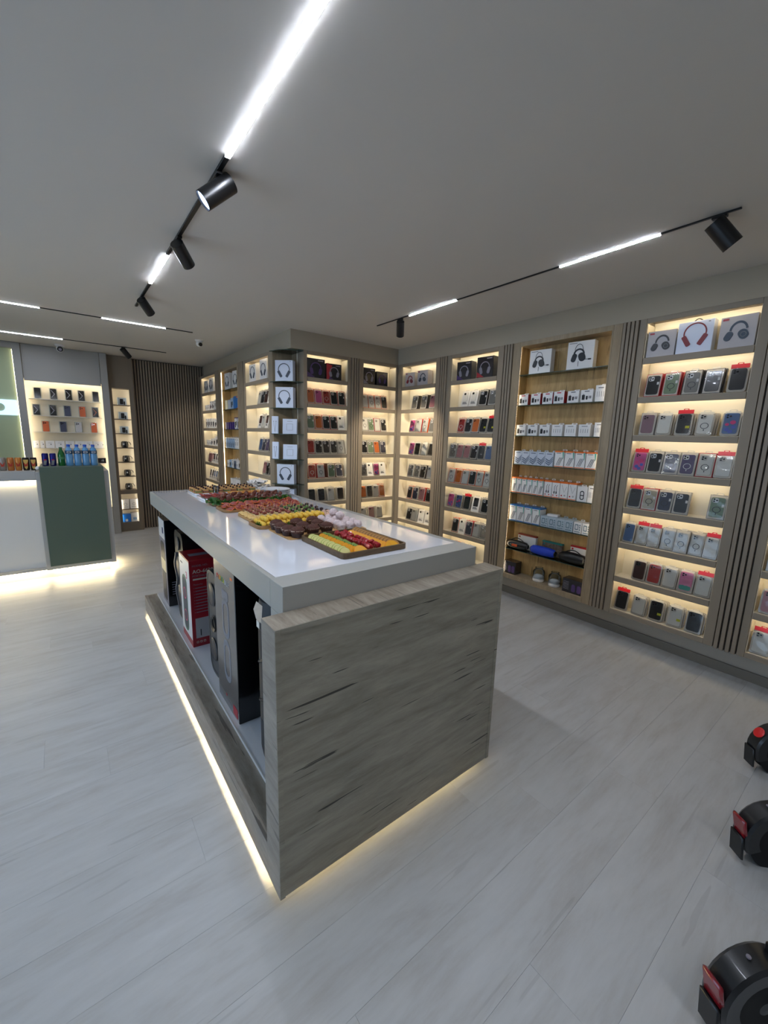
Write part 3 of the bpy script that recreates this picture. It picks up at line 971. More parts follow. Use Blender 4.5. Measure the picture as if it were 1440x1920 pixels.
# dark headset boxes
dark_headset_box('dark headset box on the left of the top shelf left of speakers', atu(uR2, 0.22, 0.03, s0), RR + 0.12, 0.185, 0.19, 0.09, m_silverp, m_purple)
dark_headset_box('dark headset box on the right of the top shelf left of speakers', atu(uR2, 0.50, 0.03, s0), RR + 0.05, 0.2, 0.205, 0.09, m_silverp, m_redbox)
dark_headset_box('large black headset box with purple print, top shelf beside the niche', atu(uB1, 0.165, 0.03, s0), 0, 0.225, 0.205, 0.1, m_purple, m_purple)
dark_headset_box('black and red headset box on the top shelf beside the niche', atu(uB1, 0.395, 0.025, s0), -0.06, 0.19, 0.175, 0.1, m_silverp, m_purple, True)
dark_headset_box('black headset box with silver print, left on corner unit top shelf', atu(uB2, 0.145, 0.03, s0), 0, 0.175, 0.19, 0.1, m_silverp, m_silverp)
dark_headset_box('plain black headset box, right on left corner unit top shelf', atu(uB2, 0.345, 0.03, s0), 0, 0.17, 0.165, 0.1, m_purple, m_blackbox)
headphone_box('white box with pink headphones, left on right corner unit top shelf', atu(uR3, 0.20, 0.03, s0), RR + 0.15, 0.15, 0.165, 0.09, m_boxgrey, m_hpred, style=1, group='small headphone boxes in the right corner unit')
headphone_box('white box with grey headphones, right on right corner unit top shelf', atu(uR3, 0.43, 0.03, s0), RR + 0.15, 0.16, 0.17, 0.09, m_boxgrey, m_hpgrey, style=1, group='small headphone boxes in the right corner unit')
WG = 'white headphone boxes on the left wall'
headphone_box('white headphone box, left on top shelf, unit left of niche', atu(uC1, 0.25, 0.025, s0), RR + 0.05, 0.19, 0.205, 0.1, group=WG)
headphone_box('white headphone box, right on top shelf, unit left of niche', atu(uC1, 0.6, 0.025, s0), RR + 0.05, 0.19, 0.225, 0.1, group=WG)
headphone_box('white headphone box, left on top glass shelf of left oak bay', atu(uC2, 0.29, 0.025, GS[0] + 0.0005), RR + 0.05, 0.19, 0.225, 0.1, group=WG)
headphone_box('white headphone box, right on top glass shelf of left oak bay', atu(uC2, 0.64, 0.025, GS[0] + 0.0005), RR + 0.05, 0.19, 0.225, 0.1, group=WG)
headphone_box('white headphone box, left on top shelf of the farthest unit', atu(uC3, 0.30, 0.025, s0), RR + 0.05, 0.19, 0.19, 0.1, group=WG)
headphone_box('white headphone box, right on top shelf of the farthest unit', atu(uC3, 0.58, 0.025, s0), RR + 0.05, 0.19, 0.21, 0.1, group=WG)

# niche boxes, turned to face the shop diagonally
ND = -PI / 4
NG = 'headphone boxes in the corner niche'
ncx, ncy = 2.13 - 0.155, 4.54 - 0.155
for zi, lb in ((0, 'white headphone box on the highest glass shelf of the corner niche'), (1, 'white headphone box on the second glass shelf of the corner niche'),
               (4, 'white headphone box in the corner niche just above the island worktop'), (5, 'white headphone box in the corner niche half hidden by the plates')):
    headphone_box(lb, (ncx - 0.01, ncy - 0.01, NZ[zi] + 0.0005), ND, 0.2, 0.222, 0.08, m_boxcool, m_hpgrey, group=NG)
for zi, nth in ((2, 'third'), (3, 'fourth')):
    t = thing('charger_box', 'square white charger box on the %s glass shelf of the niche' % nth, 'box', (ncx + 0.035, ncy - 0.035, NZ[zi] + 0.0005), (-0.08, 0, ND), 'charger boxes in the niche')
    bx('carton', m_boxcool, t, -0.082, 0, 0, 0.082, 0.03, 0.165, 0.0015)
    MB().annulus(rr(0.072, 0.072, 0.004, 0, 0.075, 2), rr(0.068, 0.068, 0.003, 0, 0.075, 2), -0.0012, -0.0004).build('print', m_print, t)
    bx('bar_print', m_print, t, -0.03, -0.0012, 0.136, 0.03, -0.0003, 0.139)
    t = thing('earphone_box', 'narrow white earphone box on the %s glass shelf of the niche' % nth, 'box', (ncx - 0.096, ncy + 0.062, NZ[zi] + 0.0005), (-0.05, 0, ND), 'earphone boxes in the niche')
    bx('carton', m_boxcool, t, -0.037, 0, 0, 0.037, 0.025, 0.19, 0.0015)
    for sg in (-1, 1):
        MB().tube([(sg * 0.014, -0.002, 0.13), (sg * 0.012, -0.002, 0.1), (sg * 0.005, -0.002, 0.06), (0, -0.002, 0.02)], 0.0012, 5).build('cable_print', m_print, t)
        MB().ball((sg * 0.014, -0.002, 0.134), 0.0045, 8, 6).build('earbud_print', m_print, t)


# ------------------------------------------------------------------ small boxes
def small_box(label, loc, rotz, w, h, d, mb, art='chg', side=None, top=None, group=None, name='accessory_box', tabs=True, lean=0.0):
    t = thing(name, label, 'box', loc, (-lean, 0, rotz), group)
    obj('carton', cached(('sb', w, h, d), 'carton', mb, lambda b: b.box(-w / 2, 0, 0, w / 2, d, h, 0.001)), t)
    if tabs:
        obj('hang_tab', cached(('sbt', w, h, d), 'hang_tab', mb, lambda b: b.annulus(rr(w * 0.5, 0.018, 0.006, 0, h + 0.005, 2), rr(w * 0.26, 0.006, 0.002, 0, h + 0.007, 2), d - 0.003, d - 0.001)), t)
    if side:
        obj('side_band', cached(('sbs', w, h, d), 'side_band', side, lambda b: b.box(w / 2 + 0.0002, 0.001, 0.001, w / 2 + 0.0014, d - 0.001, h - 0.001)), t)
    if top:
        obj('top_band', cached(('sbp', w, h, d), 'top_band', top, lambda b: b.box(-w / 2 - 0.0006, -0.0006, h - 0.012, w / 2 + 0.0006, d + 0.0006, h + 0.0008)), t)
        obj('bottom_band', cached(('sbq', w, h, d), 'bottom_band', top, lambda b: b.box(-w / 2 + 0.001, -0.0012, 0.002, w / 2 - 0.001, -0.0002, 0.009)), t)
    y0, y1 = -0.0016, -0.0003
    if art == 'chg':
        obj('product_print', cached(('a1', w, h), 'product_print', m_printk, lambda b: (b.prism(rr(w * 0.24, h * 0.40, 0.002, -w * 0.27, h * 0.40, 1), y0, y1), b.box(-w * 0.33, y0, h * 0.6, -w * 0.30, y1, h * 0.68), b.box(-w * 0.25, y0, h * 0.6, -w * 0.22, y1, h * 0.68), b.prism(rr(w * 0.15, h * 0.30, 0.003, 0.02 * w, h * 0.36, 1), y0, y1), b.prism(rr(w * 0.06, h * 0.22, 0.001, w * 0.22, h * 0.4, 1), y0, y1), b.prism(rr(w * 0.06, h * 0.22, 0.001, w * 0.34, h * 0.4, 1), y0, y1))), t)
        obj('lettering', cached(('a1t', w, h), 'lettering', m_redhdr if side else m_print, lambda b: b.prism(rr(w * 0.4, h * 0.08, 0.001, 0, h * 0.88, 1), y0, y1)), t)
    elif art == 'light':
        obj('product_print', cached(('a2', w, h), 'product_print', m_print, lambda b: [b.box(-w * 0.32 + k * w * 0.2, y0, h * 0.3, -w * 0.29 + k * w * 0.2, y1, h * 0.62) for k in range(4)]), t)
        obj('lettering', cached(('a2t', w, h), 'lettering', m_print, lambda b: b.prism(rr(w * 0.5, h * 0.05, 0.001, 0, h * 0.84, 1), y0, y1)), t)
    elif art == 'bank':
        mm = mat('bluegrey_print', (86, 100, 124), 0.4)
        obj('product_print', cached(('a3', w, h), 'product_print', mm, lambda b: [b.prism([(-w * 0.42, h * (0.22 + q)), (w * 0.05, h * (0.05 + q)), (w * 0.46, h * (0.36 + q)), (w * 0.46, h * (0.43 + q)), (w * 0.05, h * (0.13 + q)), (-w * 0.42, h * (0.29 + q))], y0, y1) for q in (0.0, 0.14, 0.28)]), t)
        obj('lettering', cached(('a3t', w, h), 'lettering', mm, lambda b: b.prism(rr(w * 0.6, h * 0.05, 0.001, 0, h * 0.88, 1), y0, y1)), t)
    elif art == 'cable':
        obj('product_print', cached(('a4', w, h), 'product_print', m_print, lambda b: [b.prism([(-w * 0.3 + q, h * 0.12), (-w * 0.24 + q, h * 0.12), (w * 0.1 + q, h * 0.6), (w * 0.02 + q, h * 0.6)], y0, y1) for q in (0, w * 0.16, w * 0.3)]), t)
        obj('print', cached(('a4b', w, h), 'print', m_teal, lambda b: b.prism([(w * 0.3, h * 0.95), (w * 0.46, h * 0.95), (w * 0.46, h * 0.5), (w * 0.38, h * 0.62)], y0, y1)), t)
        obj('lettering', cached(('a4t', w, h), 'lettering', m_print, lambda b: b.prism(rr(w * 0.5, h * 0.04, 0.001, -w * 0.1, h * 0.86, 1), y0, y1)), t)
    elif art == 'holder':
        obj('product_print', cached(('a5', w, h), 'product_print', m_printk, lambda b: [b.tube([(-w * 0.2 + q, -0.0012, h * 0.28), (-w * 0.16 + q, -0.0012, h * 0.5), (-w * 0.2 + q, -0.0012, h * 0.66), (-w * 0.05 + q, -0.0012, h * 0.78)], 0.0016, 5) for q in (0, w * 0.28)] + [b.box(-w * 0.25, y0, h * 0.26, -w * 0.12, y1, h * 0.4), b.box(w * 0.03, y0, h * 0.26, w * 0.16, y1, h * 0.4)]), t)
        obj('print', cached(('a5b', w, h), 'print', m_redhdr, lambda b: (b.prism(ring_pts(w * 0.08, 10, -w * 0.3, h * 0.16), y0, y1), b.prism(ring_pts(w * 0.08, 10, w * 0.2, h * 0.16), y0, y1))), t)
    elif art == 'stick':
        obj('product_print', cached(('a6', w, h), 'product_print', m_printk, lambda b: (b.tube([(-w * 0.3, -0.001, h * 0.85), (w * 0.05, -0.001, h * 0.4), (w * 0.35, -0.001, h * 0.75)], 0.0009, 5), b.annulus(ring_pts(w * 0.09, 10, w * 0.15, h * 0.22), ring_pts(w * 0.06, 10, w * 0.15, h * 0.22), y0, y1))), t)
        obj('print', cached(('a6b', w, h), 'print', m_redhdr, lambda b: b.prism(ring_pts(w * 0.09, 10, -w * 0.25, h * 0.2), y0, y1)), t)
    elif art == 'clip':
        obj('product_print', cached(('a7', w, h), 'product_print', m_printk, lambda b: (b.annulus(rr(w * 0.42, h * 0.6, w * 0.2, 0, h * 0.42, 5), rr(w * 0.28, h * 0.48, w * 0.13, 0, h * 0.42, 5), y0, y1), b.box(-w * 0.14, y0, h * 0.39, w * 0.14, y1, h * 0.45))), t)
    elif art == 'pix':
        mm = mat('teal_grey_print', (92, 122, 134), 0.4)
        obj('product_print', cached(('a8', w, h), 'product_print', mm, lambda b: (b.annulus(rr(w * 0.42, h * 0.5, 0.006, -w * 0.1, h * 0.56, 2), rr(w * 0.30, h * 0.36, 0.004, -w * 0.1, h * 0.56, 2), y0, y1), b.prism(rr(w * 0.7, h * 0.06, 0.001, 0, h * 0.14, 1), y0, y1), b.box(w * 0.24, y0, h * 0.3, w * 0.36, y1, h * 0.4), b.box(w * 0.24, y0, h * 0.5, w * 0.36, y1, h * 0.6), b.box(w * 0.24, y0, h * 0.7, w * 0.36, y1, h * 0.8))), t)
    elif art == 'dark':
        obj('product_print', cached(('a9', w, h), 'product_print', m_printk, lambda b: (b.prism(rr(w * 0.3, h * 0.5, 0.006, -w * 0.14, h * 0.4, 2), y0, y1), b.prism(rr(w * 0.24, h * 0.36, 0.005, w * 0.24, h * 0.5, 2), y0, y1))), t)
    return t


m_orange = mat('orange_top', (232, 110, 24), 0.4, coat=0.3)
m_blue = mat('blue_top', (22, 110, 184), 0.4, coat=0.3)


def row(u, uname, z, specs, y=0.03, group=None, where=''):
    """specs: (x centre, w, h, d, body, art, side, top, description)"""
    for i, sp in enumerate(specs):
        x, w, h, d, mb, art, sd, tp, desc = sp
        small_box('%s, %s, %s, %s' % (desc, fromleft(i, len(specs)), where, uname), atu(u, x, y, z), RR + random.uniform(-.03, .03), w, h, d, mb, art, sd, tp, group)


GU = 'right oak bay'
g1 = GS[0] + 0.0005
headphone_box('white box with black gaming headset, left on the top glass shelf', atu(uG, 0.27, 0.03, g1), RR + 0.12, 0.2, 0.205, 0.075, m_boxw, style=2, group='gaming headset boxes on the top glass shelf')
headphone_box('white box with black gaming headset, right on the top glass shelf', atu(uG, 0.64, 0.03, g1), RR + 0.12, 0.215, 0.222, 0.075, m_boxw, style=2, group='gaming headset boxes on the top glass shelf')
W_ = m_boxw
row(uG, GU, GS[1] + 0.0005, [(0.13, 0.096, 0.098, 0.05, W_, 'chg', m_redbox, None, 'charger box with red side'), (0.258, 0.096, 0.098, 0.05, W_, 'chg', m_redbox, None, 'charger box with red side'),
     (0.377, 0.096, 0.1, 0.05, W_, 'chg', m_redbox, None, 'charger box with red side'), (0.486, 0.096, 0.104, 0.05, W_, 'chg', m_redbox, None, 'charger box with red side'),
     (0.615, 0.1, 0.1, 0.06, W_, 'chg', None, None, 'white charger box'), (0.733, 0.1, 0.1, 0.06, W_, 'chg', None, None, 'white charger box'), (0.845, 0.085, 0.13, 0.06, W_, 'light', None, None, 'tall white cable box')],
    group='charger boxes on the second glass shelf', where='second shelf down')
row(uG, GU, GS[2] + 0.0005, [(0.13 + 0.123 * i, 0.1, 0.1, 0.07, W_, 'chg' if i < 3 else 'light', None, None, 'charger box with black print' if i < 3 else 'pale white charger box') for i in range(6)] + [(0.862, 0.07, 0.115, 0.07, W_, 'light', None, None, 'taller white box')],
    group='charger boxes on the third glass shelf', where='third shelf down')
row(uG, GU, GS[3] + 0.0005, [(0.125 + 0.0815 * i, 0.078, 0.125, 0.09, mat('pale_blue_box', (198, 206, 218), 0.35), 'bank', None, None, 'power bank box with slate print') for i in range(5)]
    + [(0.548 + 0.094 * i, 0.086, 0.142, 0.09, W_, 'cable', None, m_orange, 'white cable box, orange trim') for i in range(4)],
    group='boxes on the fourth glass shelf', where='fourth shelf down')
row(uG, GU, GS[4] + 0.0005, [(0.105 + 0.0575 * i, 0.054, 0.15, 0.1, W_, 'cable', None, m_orange, 'slim cable box, orange top') for i in range(6)]
    + [(0.468, 0.072, 0.15, 0.09, W_, 'holder', None, m_orange, 'phone holder box, orange top'), (0.545, 0.072, 0.15, 0.09, W_, 'holder', None, m_orange, 'phone holder box, orange top'),
       (0.622, 0.072, 0.15, 0.09, W_, 'stick', None, m_orange, 'line-drawing box, orange top'), (0.699, 0.072, 0.15, 0.09, W_, 'stick', None, m_orange, 'line-drawing box, orange top'),
       (0.788, 0.085, 0.13, 0.03, W_, 'clip', None, None, 'white pack with black clip'), (0.866, 0.06, 0.145, 0.05, W_, 'light', None, None, 'white pack')],
    group='boxes on the fifth glass shelf', where='fifth shelf down')
row(uG, GU, GS[5] + 0.0005, [(0.12 + 0.085 * i, 0.078, 0.16, 0.1, W_, 'cable', None, m_blue, 'white cable box, blue top') for i in range(4)]
    + [(0.462 + 0.079 * i, 0.077, 0.1, 0.1, mat('bluegrey_box', (176, 190, 200), 0.4), 'pix', None, None, 'short blue-grey box') for i in range(4)]
    + [(0.78, 0.07, 0.098, 0.09, W_, 'pix', None, None, 'short white box'), (0.856, 0.07, 0.098, 0.09, W_, 'pix', None, None, 'short white box')],
    group='boxes on the sixth glass shelf', where='sixth shelf down')
small_box('small white box lying on top of the short blue-grey boxes', atu(uG, 0.52, 0.06, GS[5] + 0.1015), RR + 0.1, 0.1, 0.02, 0.06, W_, 'none', tabs=False)


# portable speakers on the seventh glass shelf
def boombox(label, loc, rotz, w, r, body, badge=None, handle=True):
    t = thing('portable_speaker', label, 'speaker', loc, (0, 0, rotz), 'portable speakers on the low glass shelf')
    prof = [(0.0, -w / 2), (r * 0.62, -w / 2), (r * 0.86, -w / 2 + 0.012), (r, -w / 4), (r * 1.04, 0), (r, w / 4), (r * 0.86, w / 2 - 0.012), (r * 0.62, w / 2), (0.0, w / 2)]
    mx = Matrix.Translation((0, 0, r * 1.04 * 0.98)) @ Euler((0, PI / 2, 0)).to_matrix().to_4x4()
    MB().lathe(prof, 20, mx=mx).build('body', body, t)
    for sg in (-1, 1):
        MB().lathe([(0.0, 0), (r * 0.4, 0.001), (r * 0.58, 0.006), (r * 0.6, 0.0)], 16, mx=Matrix.Translation((sg * (w / 2 - 0.0), 0, r * 1.02)) @ Euler((0, sg * PI / 2, 0)).to_matrix().to_4x4()).build('end_cap', m_blacksatin, t)
    if handle:
        MB().tube([(-w * 0.36 + w * 0.72 * i / 10, 0, r * 1.75 + 0.034 * math.sin(PI * i / 10)) for i in range(11)], 0.006, 8, flat=0.6).build('handle', m_blackplastic, t)
    if badge:
        MB().prism(rr(w * 0.28, r * 0.55, r * 0.2, 0, r * 1.02, 4), -r * 1.05 - 0.003, -r * 0.9).build('badge', badge, t)
    MB().box(-w * 0.3, -r * 0.45, 0.0, -w * 0.22, r * 0.45, r * 0.25, 0.003).box(w * 0.22, -r * 0.45, 0.0, w * 0.3, r * 0.45, r * 0.25, 0.003).build('foot', m_blackplastic, t)
    return t


z7 = GS[6] + 0.0005
boombox('black portable speaker with orange badge and handle, left on low glass shelf', atu(uG, 0.18, 0.058, z7), RR, 0.23, 0.044, m_blacksatin, mat('orange_badge', (214, 88, 40), 0.4))
boombox('blue cylindrical portable speaker in the middle of the low glass shelf', atu(uG, 0.465, 0.058, z7), RR, 0.24, 0.043, mat('blue_fabric', (24, 62, 190), 0.55, bump=0.3, scale=300), None, False)
boombox('large black portable speaker with arched handle, right on low glass shelf', atu(uG, 0.755, 0.06, z7), RR, 0.225, 0.049, m_blackplastic)
for x, mb, tp, lb, h in ((0.25, m_boxw, mat('rust_top', (150, 52, 30), 0.4), 'white speaker carton with rust red top behind the badge speaker', 0.15),
                      (0.52, mat('photo_print_box', (110, 96, 84), 0.4, var=0.5, scale=40), mat('teal_top', (22, 124, 120), 0.4), 'speaker carton with teal top behind the blue speaker', 0.135),
                      (0.80, m_boxw, m_redhdr, 'white speaker carton with red top behind the arched-handle speaker', 0.15)):
    t = thing('speaker_carton', lb, 'box', atu(uG, x, 0.109, z7), (0, 0, RR))
    bx('carton', mb, t, -0.1, 0, 0, 0.1, 0.033, h, 0.001)
    bx('top_band', tp, t, -0.1006, -0.0006, h - 0.012, 0.1006, 0.0336, h + 0.0008)
    MB().prism(ring_pts(0.009, 12, -0.08, h - 0.028), -0.0014, -0.0003).build('logo', tp, t)
zb = 0.2755
for x, w, lb in ((0.135, 0.15, 'black speaker carton at the left of the lowest glass-bay level'), (0.80, 0.185, 'black speaker carton at the right of the lowest glass-bay level')):
    t = thing('speaker_carton', lb, 'box', atu(uG, x, 0.02, zb), (0, 0, RR + (0.0 if x > .5 else 0.0)), 'black cartons at the bottom of the glass bay')
    bx('carton', m_blackbox, t, -w / 2, 0, 0, w / 2, 0.1, 0.125, 0.001)
    for k in range(6):
        bx('lettering', m_silverp, t, -w * 0.46, -0.0012, 0.03 + k * 0.013, -w * 0.18, -0.0003, 0.034 + k * 0.013)
    MB().prism(rr(0.035, 0.07, 0.015, w * 0.05, 0.05, 4), -0.0014, -0.0003).build('product_print', m_purple, t)
    MB().prism(rr(0.035, 0.07, 0.015, w * 0.32, 0.05, 4), -0.0014, -0.0003).build('product_print', m_purple, t)
for x, lb in ((0.435, 'glass-domed lamp with white base, left of the pair'), (0.60, 'glass-domed lamp with white base, right of the pair')):
    t = thing('dome_lamp', lb, 'lamp', atu(uG, x, 0.075, zb), (0, 0, 0), 'glass-domed lamps')
    MB().lathe([(0.0, 0), (0.05, 0), (0.054, 0.008), (0.053, 0.035), (0.045, 0.05), (0.03, 0.06), (0.0, 0.063)], 20).build('base', m_boxw, t)
    MB().lathe([(0.055, 0.03), (0.055, 0.09), (0.05, 0.105), (0.036, 0.115), (0.034, 0.125), (0.037, 0.132)], 20).build('glass_dome', m_clear, t)

# left wall oak bay (seen at a slant) and farthest unit: small boxes
LU = 'left oak bay'
lb_ = mat('light_blue_box', (150, 180, 210), 0.4)
row(uC2, LU, GS[1] + 0.0005, [(0.2, 0.1, 0.13, 0.08, mat('cream_box', (236, 228, 196), 0.4), 'none', None, None, 'cream box'), (0.325, 0.1, 0.13, 0.08, mat('pale_blue_box', (198, 206, 218), 0.35), 'none', None, None, 'pale blue box'),
     (0.45, 0.1, 0.15, 0.08, lb_, 'dark', None, None, 'light blue box'), (0.58, 0.11, 0.165, 0.08, m_blue, 'none', None, m_blue, 'deep blue box'), (0.7, 0.1, 0.155, 0.08, m_blue, 'none', m_orange, m_orange, 'blue and orange box')], group='boxes in the left oak bay', where='second shelf down')
mpurp = mat('purple_box', (58, 38, 112), 0.4)
row(uC2, LU, GS[2] + 0.0005, [(0.15 + 0.1 * i, 0.07, 0.1, 0.07, mpurp, 'none', None, None, 'small purple box') for i in range(4)] + [(0.59, 0.1, 0.16, 0.08, W_, 'dark', mpurp, mpurp, 'white box, purple trim'), (0.71, 0.1, 0.16, 0.08, W_, 'dark', mpurp, mpurp, 'white box, purple trim')], group='boxes in the left oak bay', where='third shelf down')
row(uC2, LU, GS[3] + 0.0005, [(0.12 + 0.086 * i, 0.07, 0.15, 0.08, (lb_ if i < 5 else W_), 'bank' if i < 5 else 'light', None, W_, 'light blue box, white top' if i < 5 else 'slim white box') for i in range(8)], group='boxes in the left oak bay', where='fourth shelf down')
row(uC2, LU, GS[4] + 0.0005, [(0.18 + 0.1 * i, 0.08, 0.1 + 0.01 * (i % 3), 0.08, (W_, lb_, W_, mat('slate_box', (86, 100, 124), 0.4), W_, W_)[i], 'dark' if i % 2 else 'light', None, None, ('white box', 'light blue box', 'white box', 'slate box', 'white box', 'white box')[i]) for i in range(6)], group='boxes in the left oak bay', where='fifth shelf down')
row(uC2, LU, GS[5] + 0.0005, [(0.3 + 0.12 * i, 0.09, 0.12, 0.08, W_, 'none', None, None, 'white pack') for i in range(4)], group='boxes in the left oak bay', where='sixth shelf down')
FU = 'farthest unit'
row(uC3, FU, SH[1] + 0.003, [(0.2 + 0.09 * i, 0.06, 0.09, 0.06, W_, 'light', None, None, 'tiny white box') for i in range(3)] + [(0.5, 0.1, 0.14, 0.07, W_, 'chg', None, None, 'white charger box'), (0.62, 0.1, 0.14, 0.07, W_, 'chg', None, None, 'white charger box'), (0.75, 0.09, 0.16, 0.07, W_, 'light', None, None, 'tall white box')], group='boxes on the farthest unit', where='second shelf down')
row(uC3, FU, SH[2] + 0.003, [(0.22 + 0.125 * i, 0.1, 0.15 if i < 4 else 0.13, 0.07, W_, 'dark', None, None, 'white earphone box') for i in range(5)], group='boxes on the farthest unit', where='third shelf down')
row(uC3, FU, SH[3] + 0.003, [(0.2 + 0.085 * i, 0.06, 0.085, 0.06, W_, 'light', None, None, 'tiny white box') for i in range(3)] + [(0.47, 0.08, 0.11, 0.07, W_, 'dark', None, None, 'white box'), (0.6, 0.1, 0.12, 0.07, W_, 'dark', None, None, 'white box'), (0.74, 0.12, 0.15, 0.07, W_, 'dark', None, None, 'wide white box')], group='boxes on the farthest unit', where='fourth shelf down')


# ------------------------------------------------------------------ far wall: phone display, brown niche, ribbed wall
YP = 7.50
FW = thing('phone_display_wall', 'grey and white wall unit with a lit niche of phones behind the counter', 'display wall', (0, YP, 0))
bx('top_panel', m_panelgrey, FW, -0.343, 0.002, 2.2185, 0.512, 0.015, ZC - 0.004, 0.0015)
bx('niche_top', m_inner, FW, -0.388, 0.0155, 2.25, 0.558, 0.13, 2.26)
bx('side_post', m_panelgrey, FW, -0.43, -0.03, 0.0, -0.3475, 0.012, ZC - 0.004, 0.0015)
MB().box(0.5165, -0.01, 0.0, 0.603, 0.012, ZC - 0.004, 0.0015).box(0.565, 0.0122, 0.0, 0.603, 0.28, ZC - 0.004).build('side_post', m_panelgrey, FW)
bx('niche_back', m_inner, FW, -0.39, 0.13, 0.4, 0.56, 0.15, 2.26)
bx('niche_side', m_inner, FW, -0.392, 0.0125, 0.4, -0.389, 0.129, 2.2495)
bx('niche_side', m_inner, FW, 0.559, 0.0125, 0.4, 0.562, 0.129, 2.2495)
bx('base_cabinet', m_whitematt, FW, -0.343, 0.0, 0.0, 0.512, 0.2, 0.395)
bx('led_strip', m_ledniche, FW, -0.34, 0.0155, 2.225, 0.509, 0.020, 2.24)
bx('led_strip', m_ledniche, FW, -0.362, 0.0125, 0.42, -0.350, 0.017, 2.2)
bx('led_strip', m_ledniche, FW, 0.52, 0.0125, 0.42, 0.532, 0.017, 2.2)
PZ = [1.99, 1.765, 1.542, 1.318, 1.095, 0.87]
for z in PZ:
    s_ = bx('acrylic_shelf', mat('acrylic_white', (226, 222, 214), 0.25), FW, -0.325, 0.03, z - 0.007, 0.495, 0.129, z)
phones = [(0, [(-0.222, 'k', 0), (-0.05, 'k', 1), (0.12, 'k', 1), (0.267, 'k', 1), (0.437, 'k', 0)]),
          (1, [(-0.253, 'k', 1), (-0.074, 'k', 1), (0.087, 'n', 0), (0.26, 'o', 2), (0.415, 'k', 3)]),
          (2, [(-0.173, 'o', 2), (0.02, 'n', 0), (0.198, 's', 2), (0.382, 'o', 2)])]
m_phk = mat('phone_black', (20, 20, 23), 0.15, coat=0.6)
PH = {'k': m_phk, 'n': mat('phone_navy', (50, 56, 80), 0.3), 'o': mat('phone_orange', (206, 96, 44), 0.35), 's': mat('phone_silver', (186, 184, 184), 0.3)}
for r, its in phones:
    for i, (x, c, st) in enumerate(its):
        nm = {'k': 'black', 'n': 'navy', 'o': 'orange', 's': 'silver'}[c]
        lb = '%s display phone, %s, %s row of the lit phone niche' % (nm, fromleft(i, len(its)), ('top', 'middle', 'lowest')[r])
        t = thing('display_phone', lb, 'phone', (x, YP + 0.055, PZ[r] + 0.006), (-0.12, 0, 0), 'display phones in the lit niche')
        obj('body', cached(('ph', c), 'body', PH[c], lambda b: b.prism(rr(0.07, 0.142, 0.009, 0, 0.071, 3), 0, 0.008)), t)
        obj('stand', cached('phst', 'stand', m_clear, lambda b: b.box(-0.045, 0.0085, -0.001, 0.045, 0.0105, 0.15)), t)
        if st == 1:
            obj('screen', cached('phs', 'screen', mat('screen_glow_grey', (120, 122, 130), 0.3), lambda b: (b.prism([(-0.03, 0.02), (-0.02, 0.02), (0.018, 0.07), (-0.022, 0.125), (-0.03, 0.125), (0.006, 0.07)], -0.0008, -0.0002))), t)
        if st == 3:
            obj('screen', cached('phs3', 'screen', mat('screen_copper', (150, 96, 72), 0.3), lambda b: (b.prism([(-0.03, 0.02), (-0.02, 0.02), (0.018, 0.07), (-0.022, 0.125), (-0.03, 0.125), (0.006, 0.07)], -0.0008, -0.0002))), t)
        if st in (0, 2):
            obj('camera_module', cached(('phc', c), 'camera_module', PH[c], lambda b: b.prism(rr(0.062, 0.036, 0.008, 0, 0.118, 3), -0.0025, -0.0003)), t)
            obj('lenses', cached('phl', 'lenses', m_lensblk, lambda b: [b.prism(ring_pts(0.0075, 10, cx, cz), -0.0042, -0.0026) for cx, cz in ((-0.02, 0.127), (-0.02, 0.109), (-0.001, 0.118))]), t)
for i, x in enumerate((-0.30, -0.235, -0.15, -0.04, 0.075, 0.19, 0.295, 0.40, 0.46)):
    w = (0.06, 0.045, 0.1, 0.105, 0.1, 0.105, 0.1, 0.09, 0.03)[i]
    t = thing('charger_box', 'flat white accessory box, %s on the shelf below the phones' % (fromleft(i, 9)), 'box', (x, YP + 0.06, PZ[3] + 0.001), (-0.08, 0, 0), 'white boxes below the phones')
    bx('carton', m_boxw, t, -w / 2, 0, 0, w / 2, 0.02, 0.1, 0.001)
    MB().prism(ring_pts(0.008, 8, 0.01, 0.05), -0.001, -0.0002).box(-w * 0.2, -0.001, 0.07, w * 0.2, -0.0002, 0.073).build('print', m_print, t)
t = thing('earbud_case_box', 'small black box on the lit shelf right of the water bottles', 'box', (0.47 - 0.03, YP + 0.05, PZ[4] + 0.001), (0, 0, -0.1))
bx('carton', m_blackbox, t, -0.05, 0, 0, 0.05, 0.05, 0.075, 0.001)
bx('bar_print', m_print, t, -0.006, -0.0012, 0.025, 0.0, -0.0003, 0.05)
bx('bar_print', m_print, t, 0.006, -0.0012, 0.025, 0.022, -0.0003, 0.055)

# green back wall with the lit letter
gw = MB().box(-3.19, YP + 0.03, 0, -0.4305, YP + 0.1, 2.613)
GWO = gw.build('green_wall_panel', m_greenwall)
tag(GWO, 'pale green wall panel behind the counter, at the left edge of the photo', 'wall panel')
MB().box(-0.4345, YP + 0.0135, 0.2, -0.4315, YP + 0.0165, 2.6).build('led_strip', m_ledvert, GWO)
hd = MB().box(-3.19, YP - 0.03, 2.614, -0.4305, YP + 0.1, ZC - 0.002)
tag(hd.build('header_panel', m_panelgrey), 'grey header board above the pale green wall panel', 'wall panel')
sg = MB()
sg.annulus([(-0.433 - 0.33 + p[0], 1.852 + p[1]) for p in rr(0.66, 0.2, 0.012, 0, 0, 4)], [(-0.433 - 0.345 + p[0], 1.852 + p[1]) for p in rr(0.44, 0.105, 0.05, 0, 0, 4)], YP + 0.005, YP + 0.024)
SG = thing('lit_sign', 'glowing bluish white letter on the green wall, cut by the left edge', 'sign', (-0.012, 0, 0))
